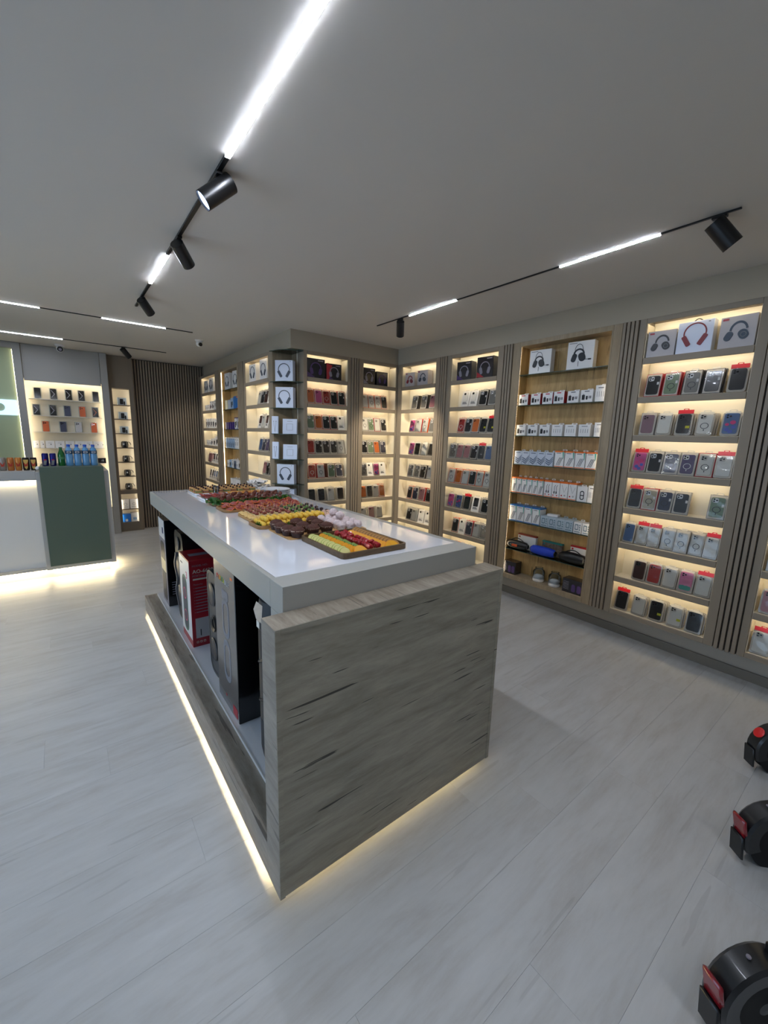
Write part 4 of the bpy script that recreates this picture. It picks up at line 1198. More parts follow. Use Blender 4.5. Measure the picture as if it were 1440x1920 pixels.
sg.build('letter', m_sign, SG)
for x in (-1.0, -0.5):
    MB().cyl((x, YP + 0.0245, 1.852 + 0.07), (x, YP + 0.03, 1.852 + 0.07), 0.006, n=8).build('mounting_stud', m_panelgrey, SG)

# brown narrow niche unit
BU = thing('narrow_niche_unit', 'tall narrow brown unit with lit niches left of the ribbed wall', 'shelving unit', (0, 7.60, 0))
MB().box(0.6045, 0, 0, 0.648, 0.012, ZC - 0.003).box(0.6045, 0.0122, 0, 0.62, 0.19, ZC - 0.003).build('side_panel', m_brown, BU)
MB().box(0.872, 0, 0, 0.93, 0.012, ZC - 0.003).box(0.90, 0.0122, 0, 0.93, 0.19, ZC - 0.003).build('side_panel', m_brown, BU)
bx('top_panel', m_brown, BU, 0.6485, 0, 2.215, 0.8715, 0.19, ZC - 0.003)
bx('middle_panel', m_brown, BU, 0.6485, 0, 0.6, 0.8715, 0.19, 0.665)
bx('bottom_panel', m_brown, BU, 0.6485, 0, 0.0, 0.8715, 0.19, 0.145)
bx('back_panel', m_inner, BU, 0.6205, 0.16, 0.1455, 0.8995, 0.18, 2.2145)
BZ = [1.975, 1.762, 1.545, 1.325, 1.103, 0.882]
for z in BZ + [0.358]:
    bx('shelf', m_brown, BU, 0.6495, 0.003, z - 0.012, 0.8705, 0.159, z)
for x in (0.634, 0.876):
    bx('led_strip', m_ledniche, BU, x, 0.0125, 0.67, x + 0.010, 0.0165, 2.21)
    bx('led_strip', m_ledniche, BU, x, 0.0125, 0.15, x + 0.010, 0.0165, 0.595)
for i, z in enumerate(BZ[:3]):
    t = thing('camera_box', 'grey box with black device print on the %s level of brown niches' % ORD[i], 'box', (0.772, 7.635, z + 0.0005), (0, 0, 0.05), 'grey device boxes in the brown niches')
    bx('carton', mat('bluegrey_box', (176, 190, 200), 0.4), t, -0.058, 0, 0, 0.058, 0.08, 0.108, 0.001)
    MB().prism(rr(0.045, 0.08, 0.008, -0.008, 0.05, 3), -0.0014, -0.0002).prism(rr(0.02, 0.05, 0.004, 0.028, 0.03, 2), -0.0014, -0.0002).build('product_print', m_printk, t)
for i, z in enumerate(BZ[3:] + [0.665]):
    t = thing('mini_speaker', 'small black drum-shaped device with strap on the %s level of brown niches' % ORD[i + 3], 'speaker', (0.762 + 0.003 * i, 7.67, z + 0.0005), (0, 0, 0.1 * i), 'black strapped devices in the brown niches')
    MB().lathe([(0.0, 0.002), (0.036, 0.002), (0.046, 0.012), (0.049, 0.05), (0.045, 0.085), (0.036, 0.098), (0.0, 0.1)], 20).build('body', m_blacksatin, t)
    MB().tube([(0.04, 0, 0.085), (0.06, 0, 0.088), (0.078, -0.005, 0.07), (0.082, -0.008, 0.045)], 0.004, 6).build('strap', m_blackplastic, t)
    bx('sticker', m_sticker, t, -0.03, -0.0505, 0.045, -0.008, -0.045, 0.065)
for x, lb in ((0.7, 'white appliance box on the left of the low brown niche'), (0.818, 'white appliance box on the right of the low brown niche')):
    t = thing('appliance_box', lb, 'box', (x, 7.63, 0.3585), (0, 0, 0), 'white boxes in the low brown niche')
    bx('carton', m_boxw, t, -0.054, 0, 0, 0.054, 0.1, 0.15, 0.001)
    bx('print', m_print, t, -0.035, -0.001, 0.03, 0.035, -0.0002, 0.034)
    MB().annulus(ring_pts(0.022, 14, 0, 0.075), ring_pts(0.018, 14, 0, 0.075), -0.001, -0.0002).build('print', m_print, t)
t = thing('appliance_box', 'bright blue box at the bottom of the brown niche unit', 'box', (0.705, 7.625, 0.1455), (0, 0, 0))
bx('carton', mat('bright_blue_box', (34, 120, 214), 0.4), t, -0.055, 0, 0, 0.055, 0.1, 0.125, 0.001)
MB().prism(rr(0.035, 0.04, 0.01, -0.005, 0.03, 3), -0.001, -0.0002).build('print', m_boxw, t)
t = thing('appliance_box', 'pale box with grey print beside the bright blue box', 'box', (0.815, 7.625, 0.1455), (0, 0, 0))
bx('carton', m_boxw, t, -0.05, 0, 0, 0.05, 0.1, 0.14, 0.001)
MB().prism(rr(0.05, 0.04, 0.01, 0.0, 0.05, 3), -0.001, -0.0002).build('print', lb_, t)

# ribbed wall
RW = thing('ribbed_wall', 'brown ribbed wood-slat wall at the far end of the shop', 'wall panel', (0.932, 7.72, 0))
bx('backing', m_cabdark, RW, 0, 0.02, 0.0, 1.20, 0.05, ZC - 0.004)
ns = 27
p = 1.04 / ns
sm = cached('wallslat', 'slat', m_slat, lambda b: b.box(-p * 0.29, 0, 0.0, p * 0.29, 0.0195, ZC - 0.012, 0.002))
for i in range(31):
    if p * (i + 0.5) < 1.19:
        obj('slat', sm, RW, (p * (i + 0.5), 0, 0))

# ------------------------------------------------------------------ sales counter
YC = 5.50
CT = thing('sales_counter', 'grey counter block with a dark green front panel and floor glow', 'counter', (0, YC, 0))
bx('frame', m_counter, CT, -0.2555, 0.0, 0.10, 0.37, 0.62, 1.15, 0.002)
bx('green_panel', m_green, CT, -0.22, -0.028, 0.145, 0.325, -0.0005, 1.20, 0.001)
bx('raised_top', m_green, CT, -0.22, 0.0, 1.1505, 0.325, 0.56, 1.20, 0.001)
bx('plinth', m_whitematt, CT, -0.2, 0.07, 0.0, 0.31, 0.56, 0.0995)
bx('led_strip', m_ledfloor, CT, -0.21, 0.05, 0.085, 0.32, 0.06, 0.095)
bx('led_strip', m_ledfloor, CT, 0.33, 0.06, 0.085, 0.34, 0.56, 0.095)
CL = thing('long_counter', 'long white counter with a lit recessed front, left of the green block', 'counter', (0, YC, 0))
bx('worktop', m_counter, CL, -3.1, 0.0, 1.065, -0.256, 0.62, 1.16, 0.002)
bx('front_panel', m_whitematt, CL, -3.1, 0.055, 0.131, -0.256, 0.56, 1.0645)
bx('bottom_rail', m_counter, CL, -3.1, 0.02, 0.10, -0.256, 0.6, 0.1305)
bx('led_strip', m_ledfloor, CL, -3.1, 0.03, 1.056, -0.258, 0.038, 1.064)
bx('plinth', m_whitematt, CL, -3.1, 0.09, 0.0, -0.201, 0.56, 0.0995)
bx('led_strip', m_ledfloor, CL, -3.1, 0.07, 0.085, -0.258, 0.08, 0.095)

# drinks on the counter
zt = 1.2006
m_can = mat('can_metal', (170, 172, 176), 0.25, 0.9)
for i, x in enumerate((-0.168, -0.103)):
    for j in (0, 1):
        t = thing('energy_drink_can', '%s blue and silver energy drink can, %s of the pair on the green block' % (('front', 'rear')[j], ('left', 'right')[i]), 'can', (x, YC + 0.16 + j * 0.06, zt), (0, 0, 0), 'blue energy drink cans')
        obj('can', cached('can1', 'can', mat('can_blue', (28, 26, 110), 0.28, 0.5), lambda b: b.lathe([(0.0, 0.0), (0.022, 0.0), (0.0275, 0.008), (0.0275, 0.12), (0.023, 0.131), (0.0, 0.131)], 18)), t)
        obj('label_print', cached('can1p', 'label_print', m_can, lambda b: b.prism([(-0.02, 0.01), (0.004, 0.01), (0.014, 0.06), (-0.012, 0.06)], -0.0284, -0.0226)), t)
        obj('label_print', cached('can1q', 'label_print', m_redhdr, lambda b: b.prism(rr(0.022, 0.01, 0.003, -0.001, 0.066, 2), -0.0286, -0.024)), t)
t = thing('soda_bottle', 'small green bottle between the energy cans and the water pack', 'bottle', (-0.03, YC + 0.17, zt))
MB().lathe([(0.0, 0), (0.029, 0), (0.032, 0.01), (0.03, 0.06), (0.032, 0.1), (0.03, 0.125), (0.014, 0.17), (0.013, 0.182)], 20).build('bottle', mat('green_bottle', (16, 96, 34), 0.12, coat=0.6), t)
MB().lathe([(0.0, 0.1825), (0.015, 0.1825), (0.015, 0.197), (0.0, 0.198)], 16).build('cap', mat('green_cap', (20, 84, 34), 0.4), t)
MB().lathe([(0.0308, 0.07), (0.0322, 0.095)], 20).build('label', mat('green_label', (70, 130, 80), 0.5), t)
for i in range(4):
    for j in range(2):
        x = 0.038 + i * 0.073
        t = thing('water_bottle', '%s blue water bottle of the pack, %s' % (('front', 'rear')[j], fromleft(i, 4)), 'bottle', (x, YC + 0.16 + 0.07 * j, zt), (0, 0, 0), 'blue water bottles on the green block')
        obj('bottle', cached('wb', 'bottle', mat('water_blue', (98, 154, 200), 0.12, coat=0.7), lambda b: b.lathe([(0.0, 0.0), (0.03, 0.0), (0.034, 0.012), (0.032, 0.05), (0.034, 0.09), (0.031, 0.13), (0.034, 0.15), (0.026, 0.18), (0.014, 0.198), (0.014, 0.205)], 18)), t)
        obj('cap', cached('wc', 'cap', mat('cap_blue', (40, 90, 190), 0.4), lambda b: b.lathe([(0.0, 0.2055), (0.0165, 0.2055), (0.0165, 0.226), (0.0, 0.227)], 14)), t)
        obj('label', cached('wl', 'label', mat('label_navy', (28, 66, 96), 0.4), lambda b: b.lathe([(0.0346, 0.128), (0.0346, 0.163)], 18)), t)
        obj('label_print', cached('wlp', 'label_print', m_boxw, lambda b: b.annulus(rr(0.036, 0.02, 0.009, 0, 0.146, 4), rr(0.028, 0.013, 0.006, 0, 0.146, 4), -0.0362, -0.034)), t)
zl = 1.1606
canc = [('yellow and red', (206, 160, 60)), ('grey and red', (150, 140, 130)), ('orange and red', (196, 120, 60)), ('orange patterned', (206, 132, 60)), ('black and gold, second from right', (36, 30, 28)), ('black and gold, rightmost', (34, 28, 28))]
for i, (nm, rgb) in enumerate([canc[0], canc[1], canc[2], canc[3], canc[4], canc[5]]):
    x = -0.562 + i * 0.0595
    t = thing('drink_can', '%s drink can in the row on the white counter' % nm, 'can', (x, YC + 0.14, zl), (0, 0, 0), 'row of coloured drink cans')
    obj('can', cached(('can2', i), 'can', mat('can_' + str(i) + nm.split(',')[0].replace(' ', '_'), rgb, 0.3, 0.35), lambda b: b.lathe([(0.0, 0.0), (0.023, 0.0), (0.028, 0.01), (0.028, 0.118), (0.024, 0.131), (0.0, 0.131)], 18)), t)
    obj('label_print', cached(('can2p', i > 3), 'label_print', mat('fruit_print_red', (176, 56, 36), 0.4), lambda b: b.prism([(-0.018, 0.085), (0.0, 0.06), (0.018, 0.09), (0.012, 0.045), (-0.012, 0.04)], -0.0292, -0.0215)), t)
    if i > 3:
        obj('label_print', cached('can2g', 'label_print', mat('gold_print', (206, 170, 90), 0.35), lambda b: b.prism([(-0.02, 0.11), (0.02, 0.11), (0.012, 0.03), (0.0, 0.008), (-0.012, 0.03)], -0.0286, -0.0205)), t)
t = thing('paper_tissue', 'small crumpled white tissue at the right end of the can row', 'tissue', (-0.235, YC + 0.11, zl))
MB().ball((0, 0, 0.02), 0.022, 10, 7, (1, 1, 0.9), 0.25, 3).build('tissue', m_boxw, t)

# ------------------------------------------------------------------ island
IS = thing('display_island', 'long island with white glossy top, grey border and grey-oak end panel', 'island counter', (0, 0, 0))
XA, XB = 0.527, 1.492
MB().box(0.547, 1.3155, 1.0825, 1.452, 3.815, 1.1072).build('glossy_top', m_white, IS)
bx('worktop_border', m_worktop, IS, XA, 1.211, 1.002, XB, 1.315, 1.107, 0.0012)
bx('worktop_border', m_worktop, IS, XA, 1.3158, 1.002, 0.5465, 3.83, 1.107, 0.0012)
bx('worktop_border', m_worktop, IS, 1.4525, 1.3158, 1.002, XB, 3.83, 1.107, 0.0012)
bx('worktop_border', m_worktop, IS, 0.547, 3.8155, 1.002, 1.452, 3.83, 1.107)
bx('worktop_core', m_dark, IS, 0.547, 1.3162, 1.003, 1.452, 3.815, 1.082)
bx('end_support', m_worktop, IS, XA, 1.2115, 0.181, XB, 1.314, 1.0015, 0.001)
EP = bx('end_panel', m_islandX, IS, 0.4535, 1.1022, 0.0302, 1.5565, 1.207, 1.0188, 0.0006)
bx('panel_trim', m_islandX, IS, 0.452, 1.099, 0.03, 0.4705, 1.102, 1.02)
bx('panel_trim', m_islandX, IS, 1.5395, 1.099, 0.03, 1.558, 1.102, 1.02)
bx('panel_trim', m_islandX, IS, 0.4715, 1.099, 1.0015, 1.5385, 1.102, 1.02)
bx('panel_cap', m_islandTop, IS, 0.452, 1.1024, 1.0192, 1.558, 1.2085, 1.0205)
bx('panel_side', m_islandY, IS, 0.4518, 1.1024, 0.03, 0.4532, 1.2085, 1.0188)
bx('panel_side', m_islandY, IS, 1.5568, 1.1024, 0.03, 1.5582, 1.2085, 1.0188)
for x0, x1 in ((0.452, 0.472), (1.538, 1.558)):
    bx('base_skirt', m_islandY, IS, x0, 1.209, 0.03, x1, 4.0, 0.165, 0.001)
bx('base_skirt', m_islandX, IS, 0.4725, 3.98, 0.03, 1.5375, 4.0, 0.164)
bx('base_top', m_islandY, IS, 0.4722, 1.209, 0.14, 1.5378, 3.979, 0.165)
bx('lower_shelf', m_white, IS, 0.552, 1.315, 0.1652, 1.47, 3.955, 0.18)
bx('shelf_edge', m_whitematt, IS, 0.545, 1.315, 0.1652, 0.5515, 3.955, 0.1815)
bx('divider', m_dark, IS, 1.0, 1.3155, 0.1815, 1.02, 3.80, 1.001)
bx('far_support', m_dark, IS, 1.0205, 3.70, 0.1815, 1.46, 3.80, 1.001)
bx('right_back', m_worktop, IS, 1.44, 1.316, 0.181, 1.46, 3.69, 1.001)
bx('plinth', m_plinth, IS, 0.56, 1.24, 0.0, 1.45, 3.9, 0.139)
bx('led_strip', m_ledisland, IS, 0.497, 1.22, 0.0505, 0.500, 3.96, 0.0540)
bx('led_strip', m_ledisland, IS, 1.510, 1.22, 0.0505, 1.513, 3.96, 0.0540)
bx('led_strip', m_ledisland, IS, 0.50, 1.2095, 0.004, 1.51, 1.2115, 0.008)

# speakers and cartons on the island's lower shelf
zs = 0.1807
t = thing('speaker_carton', 'tall grey and black speaker carton under the island beside the cylinder speaker', 'box', (0.57, 2.015, zs), (0, 0, RR))
bx('carton', mat('carton_black', (15, 15, 17), 0.16, coat=0.6), t, -0.165, 0, 0, 0.165, 0.36, 0.78, 0.0015)
bx('front_print', mat('carton_charcoal', (70, 70, 74), 0.2, coat=0.6), t, -0.163, -0.0012, 0.002, 0.163, -0.0002, 0.778)
pc = ((226, 70, 60), (232, 120, 40), (226, 190, 60), (90, 170, 80), (190, 200, 60), (220, 220, 220), (230, 230, 230), (200, 200, 200))
for i, ch in enumerate('PORTABLE'):
    text(ch, 0.036, mat('letter_%d' % i, pc[i], 0.5), t, (-0.115 + i * 0.026, -0.0018, 0.685))
m_blur = mat('product_silver', (112, 118, 130), 0.3)
b = MB()
b.annulus(rr(0.11, 0.21, 0.05, 0.01, 0.5, 5), rr(0.07, 0.16, 0.034, 0.01, 0.5, 5), -0.0022, -0.0013)
b.annulus(rr(0.11, 0.23, 0.05, 0.01, 0.27, 5), rr(0.07, 0.17, 0.034, 0.01, 0.27, 5), -0.0022, -0.0013)
b.prism(rr(0.1, 0.05, 0.012, 0.01, 0.625, 3), -0.0022, -0.0013)
b.build('product_print', m_blur, t)
MB().prism(rr(0.03, 0.012, 0.004, 0.12, 0.74, 2), -0.002, -0.0013).build('badge', m_orange, t)
MB().prism(rr(0.07, 0.05, 0.004, 0.11, 0.04, 2), -0.002, -0.0013).prism(rr(0.02, 0.012, 0.003, -0.03, 0.06, 2), -0.002, -0.0013).build('badge', mat('badge_red', (170, 36, 52), 0.4), t)

t = thing('speaker_carton', 'red and white speaker carton marked AO-6620 under the island', 'box', (0.57, 2.91, zs), (0, 0, RR))
bx('carton', m_redbox, t, -0.14, 0, 0, 0.14, 0.28, 0.6, 0.0015)
bx('front_print', m_boxw, t, -0.138, -0.0012, 0.05, 0.138, -0.0002, 0.59)
bx('tape', m_silverp, t, -0.03, 0.03, 0.6002, 0.03, 0.15, 0.6008)
bx('flap', mat('flap_dark_red', (96, 18, 26), 0.5), t, -0.138, 0.168, 0.6002, 0.138, 0.171, 0.6012)
MB().annulus(rr(0.13, 0.40, 0.06, -0.01, 0.27, 5), rr(0.1, 0.36, 0.045, -0.01, 0.27, 5), -0.0024, -0.0013).build('product_print', mat('pic_green', (70, 110, 90), 0.4), t)
MB().prism(rr(0.1, 0.36, 0.045, -0.01, 0.27, 5), -0.0022, -0.0013).build('product_print', m_hpgrey, t)
for cz in (0.18, 0.34):
    MB().annulus(ring_pts(0.042, 18, -0.01, cz), ring_pts(0.034, 18, -0.01, cz), -0.003, -0.0023).build('product_print', m_pinkp if False else mat('pic_pink', (206, 60, 110), 0.4), t)
text('3', 0.07, mat('pic_pink', (206, 60, 110), 0.4), t, (0.045, -0.0018, 0.46), bold=0.001)
bx('bar_print', m_hpgrey, t, -0.1, -0.0022, 0.54, -0.04, -0.0013, 0.548)
sd = (PI / 2, 0, PI / 2)
X1 = 0.1403
def side(s, size, m, d, z, **k): text(s, size, m, t, (X1, d, z), sd, **k)
side('MODEL NO.:', 0.018, m_silverp, 0.018, 0.556)
side('AO-6620', 0.034, m_card, 0.02, 0.512, bold=0.0006)
side('PORTABLE SPEAKER', 0.0185, m_silverp, 0.018, 0.487)
bx('bar_print', m_card, t, 0.1401, 0.02, 0.465, 0.1412, 0.125, 0.476)
side('Features:', 0.016, m_silverp, 0.022, 0.43)
for i in range(9):
    bx('bar_print', m_silverp, t, 0.1401, 0.022, 0.408 - i * 0.021, 0.1408, 0.026, 0.413 - i * 0.021)
    bx('bar_print', m_silverp, t, 0.1401, 0.031, 0.408 - i * 0.021, 0.1408, 0.10 + 0.05 * ((i * 7) % 3), 0.413 - i * 0.021)
bx('picture_panel', m_boxgrey, t, 0.1401, 0.022, 0.06, 0.1408, 0.2, 0.2)
bx('bar_print', m_printk, t, 0.1408, 0.05, 0.075, 0.1412, 0.056, 0.12)
for i in range(3):
    MB().annulus([(0.03 + i * 0.022 + q[0], 0.032 + q[1]) for q in rr(0.014, 0.014, 0.002, 0, 0, 1)], [(0.03 + i * 0.022 + q[0], 0.032 + q[1]) for q in rr(0.009, 0.009, 0.001, 0, 0, 1)], 0.1401, 0.1408, 'yz').build('icon', m_card, t)

t = thing('speaker_carton', 'black carton with silver picture front at the far end under the island', 'box', (0.575, 3.70, zs), (0, 0, RR))
bx('carton', mat('carton_black', (15, 15, 17), 0.16, coat=0.6), t, -0.12, 0, 0, 0.12, 0.33, 0.72, 0.0015)
bx('front_print', m_silverp, t, -0.118, -0.0012, 0.002, 0.118, -0.0002, 0.718)
bx('front_print', m_boxw, t, -0.118, -0.002, 0.56, 0.118, -0.0013, 0.716)
MB().prism(rr(0.16, 0.5, 0.05, 0, 0.28, 5), -0.0022, -0.0013).build('product_print', m_hpblk, t)
MB().prism(rr(0.18, 0.1, 0.01, 0, 0.33, 2), -0.0028, -0.0023).build('product_print', mat('cream_print', (214, 200, 160), 0.4), t)
MB().prism(rr(0.05, 0.05, 0.01, 0.05, 0.63, 3), -0.003, -0.0021).build('logo', mat('pic_navy', (40, 50, 90), 0.4), t)
for k in range(6):
    bx('lettering', m_silverp, t, 0.1201, 0.03, 0.1 + 0.02 * k, 0.1206, 0.09, 0.105 + 0.02 * k)


def driver(parent, x, z, r, y, name='driver'):
    mx = Matrix.Translation((x, y, z)) @ Euler((PI / 2, 0, 0)).to_matrix().to_4x4()
    d = MB().lathe([(r, 0.0), (r, 0.006), (r * 0.9, 0.008), (r * 0.86, 0.002), (r * 0.8, 0.003), (r * 0.76, 0.0045), (r * 0.7, 0.001), (r * 0.4, -0.006), (r * 0.34, -0.002), (r * 0.15, 0.004), (0.0, 0.005)], 28, mx=mx).build(name, m_blackplastic, parent)
    MB().lathe([(r * 1.02, 0.002), (r * 1.06, 0.004), (r * 1.0, 0.007)], 28, mx=mx).build('trim_ring', mat('gunmetal', (70, 72, 76), 0.3, 0.6), parent)
    return d


m_gun = mat('speaker_charcoal', (58, 60, 63), 0.4)
t = thing('tower_speaker', 'dark grey speaker with two round drivers between the cartons under the island', 'speaker', (0.59, 2.37, zs), (0, 0, RR))
b = MB()
pr = rr(0.2, 0.64, 0.07, 0, 0.32, 8)
b.annulus(pr, [(q[0] * 0.86, (q[1] - 0.32) * 0.95 + 0.32) for q in pr], 0.012, 0.03)
b.prism(pr, 0.03, 0.22)
b.prism([(q[0] * 0.865, (q[1] - 0.32) * 0.952 + 0.32) for q in pr], 0.014, 0.03)
b.build('body', m_gun, t)
driver(t, 0, 0.50, 0.066, 0.012)
driver(t, 0, 0.16, 0.066, 0.012)
MB().lathe([(0.05, 0.0), (0.046, 0.01), (0.03, 0.004), (0.026, -0.02), (0.0, -0.02)], 20, mx=Matrix.Translation((0.02, 0.012, 0.33)) @ Euler((PI / 2, 0, 0)).to_matrix().to_4x4()).build('port', m_blackplastic, t)
bx('foot', m_blackplastic, t, -0.05, 0.05, -0.0003, 0.05, 0.19, 0.012)

t = thing('tower_speaker', 'black speaker with wavy grey trim between the red and far cartons', 'speaker', (0.60, 3.27, zs), (0, 0, RR))
b = MB()
b.prism(rr(0.27, 0.69, 0.06, 0, 0.345, 6), 0.012, 0.24)
b.build('body', m_blackplastic, t)
wv = []
wi = []
for i in range(33):
    z = 0.1 + 0.42 * i / 32
    s = 0.088 + 0.032 * math.cos(4 * PI * i / 32 + PI)
    wv.append((s + 0.012, z)); wi.append((s - 0.008, z))
b = MB()
for sgn in (-1, 1):
    b.annulus([(sgn * q[0], q[1]) for q in wv], [(sgn * q[0], q[1]) for q in wi], -0.004, 0.0122, closed=False)
b.build('wave_trim', mat('trim_grey', (104, 106, 110), 0.35), t)
driver(t, 0, 0.42, 0.075, 0.008)
driver(t, 0, 0.2, 0.075, 0.008)
driver(t, 0, 0.6, 0.05, 0.008, 'tweeter')
MB().tube([(-0.08, 0.1, 0.66), (-0.08, 0.1, 0.70), (0.0, 0.1, 0.715), (0.08, 0.1, 0.70), (0.08, 0.1, 0.66)], 0.01, 8).build('handle', m_blackplastic, t)

m_sleeve = mat('speaker_mesh', (46, 48, 52), 0.55)
t = thing('cylinder_speaker', 'tall black cylindrical speaker with ribbed mesh behind the oak end panel', 'speaker', (0.685, 1.56, zs))
prof = [(0.0, 0.0), (0.085, 0.0), (0.1, 0.012), (0.108, 0.06), (0.108, 0.2)]
MB().lathe(prof, 36).build('base', m_sleeve, t)
MB().lathe([(0.1065, 0.2005)] + [((0.1055 if k % 2 else 0.1085), 0.205 + k * 0.0045) for k in range(92)] + [(0.1065, 0.6235)], 36).build('mesh_sleeve', m_sleeve, t, smooth=10)
MB().lathe([(0.108, 0.624), (0.109, 0.70), (0.1, 0.745), (0.086, 0.75), (0.078, 0.735), (0.074, 0.69), (0.0, 0.685)], 36).build('top_shell', m_sleeve, t)
MB().box(-0.1105, 0.0, 0.625, -0.1085, 0.03, 0.655).build('sticker', m_sticker, t)
b = MB()
b.add([(-0.112, 0.03, 0.66), (-0.108, -0.02, 0.655), (-0.106, -0.03, 0.735), (-0.112, 0.02, 0.74), (-0.118, 0.04, 0.70)], [(0, 1, 2, 3, 4)])
b.build('plastic_tape', m_clear, t)
for z in (0.3, 0.48):
    MB().tube([(-0.108 * math.cos(a), -0.108 * math.sin(a), z + 0.03 * math.sin(a * 2)) for a in [(-0.9 + 0.2 * k) for k in range(10)]], 0.006, 6).build('strap', m_blackplastic, t)

# ------------------------------------------------------------------ food on the island
ZT = 1.1076


def tray(name, label, x0, y0, x1, y1, m, rim=0.016, r=0.03, z=ZT, rot=0.0, floor_m=None):
    cx, cy = (x0 + x1) / 2, (y0 + y1) / 2
    t = thing(name, label, 'tray', (cx, cy, z), (0, 0, rot))
    w, h = x1 - x0, y1 - y0
    MB().prism(rr(w - 0.008, h - 0.008, r, 0, 0, 4), 0.0, 0.007, 'xy').build('base', floor_m or m, t)
    if rim:
        MB().annulus(rr(w, h, r, 0, 0, 5), rr(w - 0.02, h - 0.02, r * 0.75, 0, 0, 5), 0.001, rim + 0.008, 'xy').build('rim', m, t)
    return t


def mats(*a):
    return mat(*a)


tray('fruit_tray', 'dark wooden fruit tray at the near end of the island', 0.852, 1.36, 1.197, 1.745, m_boarddark, 0.016, 0.025, floor_m=m_board)
zf = ZT + 0.0075
m_apple = mat('apple_flesh', (226, 222, 150), 0.45)
m_appleskin = mat('apple_skin', (150, 176, 60), 0.35)
m_orangefl = mat('orange_flesh', (244, 176, 44), 0.35)
m_orangepl = mat('orange_peel', (240, 140, 24), 0.45)
m_straw = mat('strawberry', (160, 26, 36), 0.3, coat=0.4)
m_strawin = mat('strawberry_flesh', (232, 130, 116), 0.4)
m_kiwi = mat('cucumber_green', (122, 150, 66), 0.4)
m_leaf = mat('leaf_green', (56, 104, 40), 0.5, var=0.3, scale=40)
m_leaf2 = mat('lettuce_green', (96, 140, 58), 0.5, var=0.35, scale=30)
m_pear = mat('pear_slice', (196, 150, 92), 0.45)
m_pearskin = mat('plum_skin', (82, 44, 28), 0.35)


def halfdisc(r, n=9):
    return [(r * math.cos(PI * i / n), r * math.sin(PI * i / n)) for i in range(n + 1)]


def slice_thing(name, label, cat, loc, rz, tilt, r, th, mf, ms, group, full=False):
    t = thing(name, label, cat, loc, (tilt, 0, rz), group)
    key = (name, r, th)
    pts = halfdisc(r) if not full else ring_pts(r, 14, 0, r)
    inn = [(p[0] * 0.95, p[1] * 0.95 + (0.0 if not full else r * 0.05)) for p in pts]
    obj('flesh', cached(key, 'flesh', mf, lambda b: b.prism(inn, -th * 0.58, th * 0.58)), t)
    obj('skin', cached(key + ('s',), 'skin', ms, lambda b: b.annulus(pts, inn, -th * 0.45, th * 0.45, closed=full)), t)
    return t


for i in range(13):
    slice_thing('apple_slice', 'pale green-skinned apple slice, %s in the left row of the fruit tray' % fromfront(i, 13), 'apple slice', (0.893 + 0.004 * (i % 2), 1.405 + i * 0.0235, zf + 0.001), PI * 0.03, -0.62, 0.030, 0.005, m_apple, m_appleskin, 'apple slices along the left of the fruit tray')
for i in range(9):
    slice_thing('orange_slice', 'orange slice beside the apple row on the fruit tray, %s' % fromfront(i, 9), 'orange slice', (0.94, 1.40 + i * 0.034, zf + 0.001), 0.4, -0.6, 0.030, 0.005, m_orangefl, m_orangepl, 'orange slices beside the apples')
for i in range(13):
    slice_thing('cucumber_slice', 'green kiwi slice, %s in the middle row of the fruit tray' % fromfront(i, 13), 'kiwi slice', (0.972 + 0.004 * (i % 3), 1.40 + i * 0.024, zf + 0.001), 0.4, -0.9, 0.018, 0.004, m_kiwi, m_leaf, 'green slices in the middle of the fruit tray', True)
for i in range(22):
    x = 1.022 + 0.032 * (i % 2) + random.uniform(-.012, .012)
    y = 1.395 + (i // 2) * 0.029 + random.uniform(-.005, .005)
    t = thing('strawberry', 'halved strawberry, %s, %s strawberry column of the fruit tray' % (fromfront(i // 2, 11), ('left', 'right')[i % 2]), 'strawberry', (x, y, zf + 0.016), (random.uniform(-.4, .4), random.uniform(-.6, .6), random.uniform(0, 6)), 'strawberries on the fruit tray')
    obj('fruit', cached('strb', 'fruit', m_straw, lambda b: b.lathe([(0.0, -0.016), (0.008, -0.012), (0.014, 0.0), (0.0145, 0.007), (0.009, 0.013), (0.0, 0.014)], 12)), t)
    obj('flesh', cached('strc', 'flesh', m_strawin, lambda b: b.ball((0.0075, 0, 0.0), 0.0095, 10, 6, (0.9, 0.9, 1.1))), t)
for i in range(11):
    slice_thing('orange_slice', 'orange slice between strawberries and pear slices, %s' % fromfront(i, 11), 'orange slice', (1.095, 1.385 + i * 0.0285, zf + 0.001), -0.4, -0.6, 0.028, 0.005, m_orangefl, m_orangepl, 'orange slices beside the strawberries')
slice_thing('orange_slice', 'larger orange slice at the front left corner of fruit tray', 'orange slice', (0.955, 1.378, zf + 0.002), 0.15, -0.75, 0.038, 0.006, m_orangefl, m_orangepl, 'front orange slices')
slice_thing('orange_slice', 'larger orange slice at the front right corner of fruit tray', 'orange slice', (1.12, 1.376, zf + 0.002), -0.15, -0.75, 0.038, 0.006, m_orangefl, m_orangepl, 'front orange slices')
for i in range(14):
    slice_thing('pear_slice', 'brown-skinned pear slice, %s in the right row of the fruit tray' % fromfront(i, 14), 'pear slice', (1.15, 1.40 + i * 0.0235, zf + 0.001), -0.1, -0.55, 0.031, 0.005, m_pear, m_pearskin, 'pear slices along the right of the fruit tray')


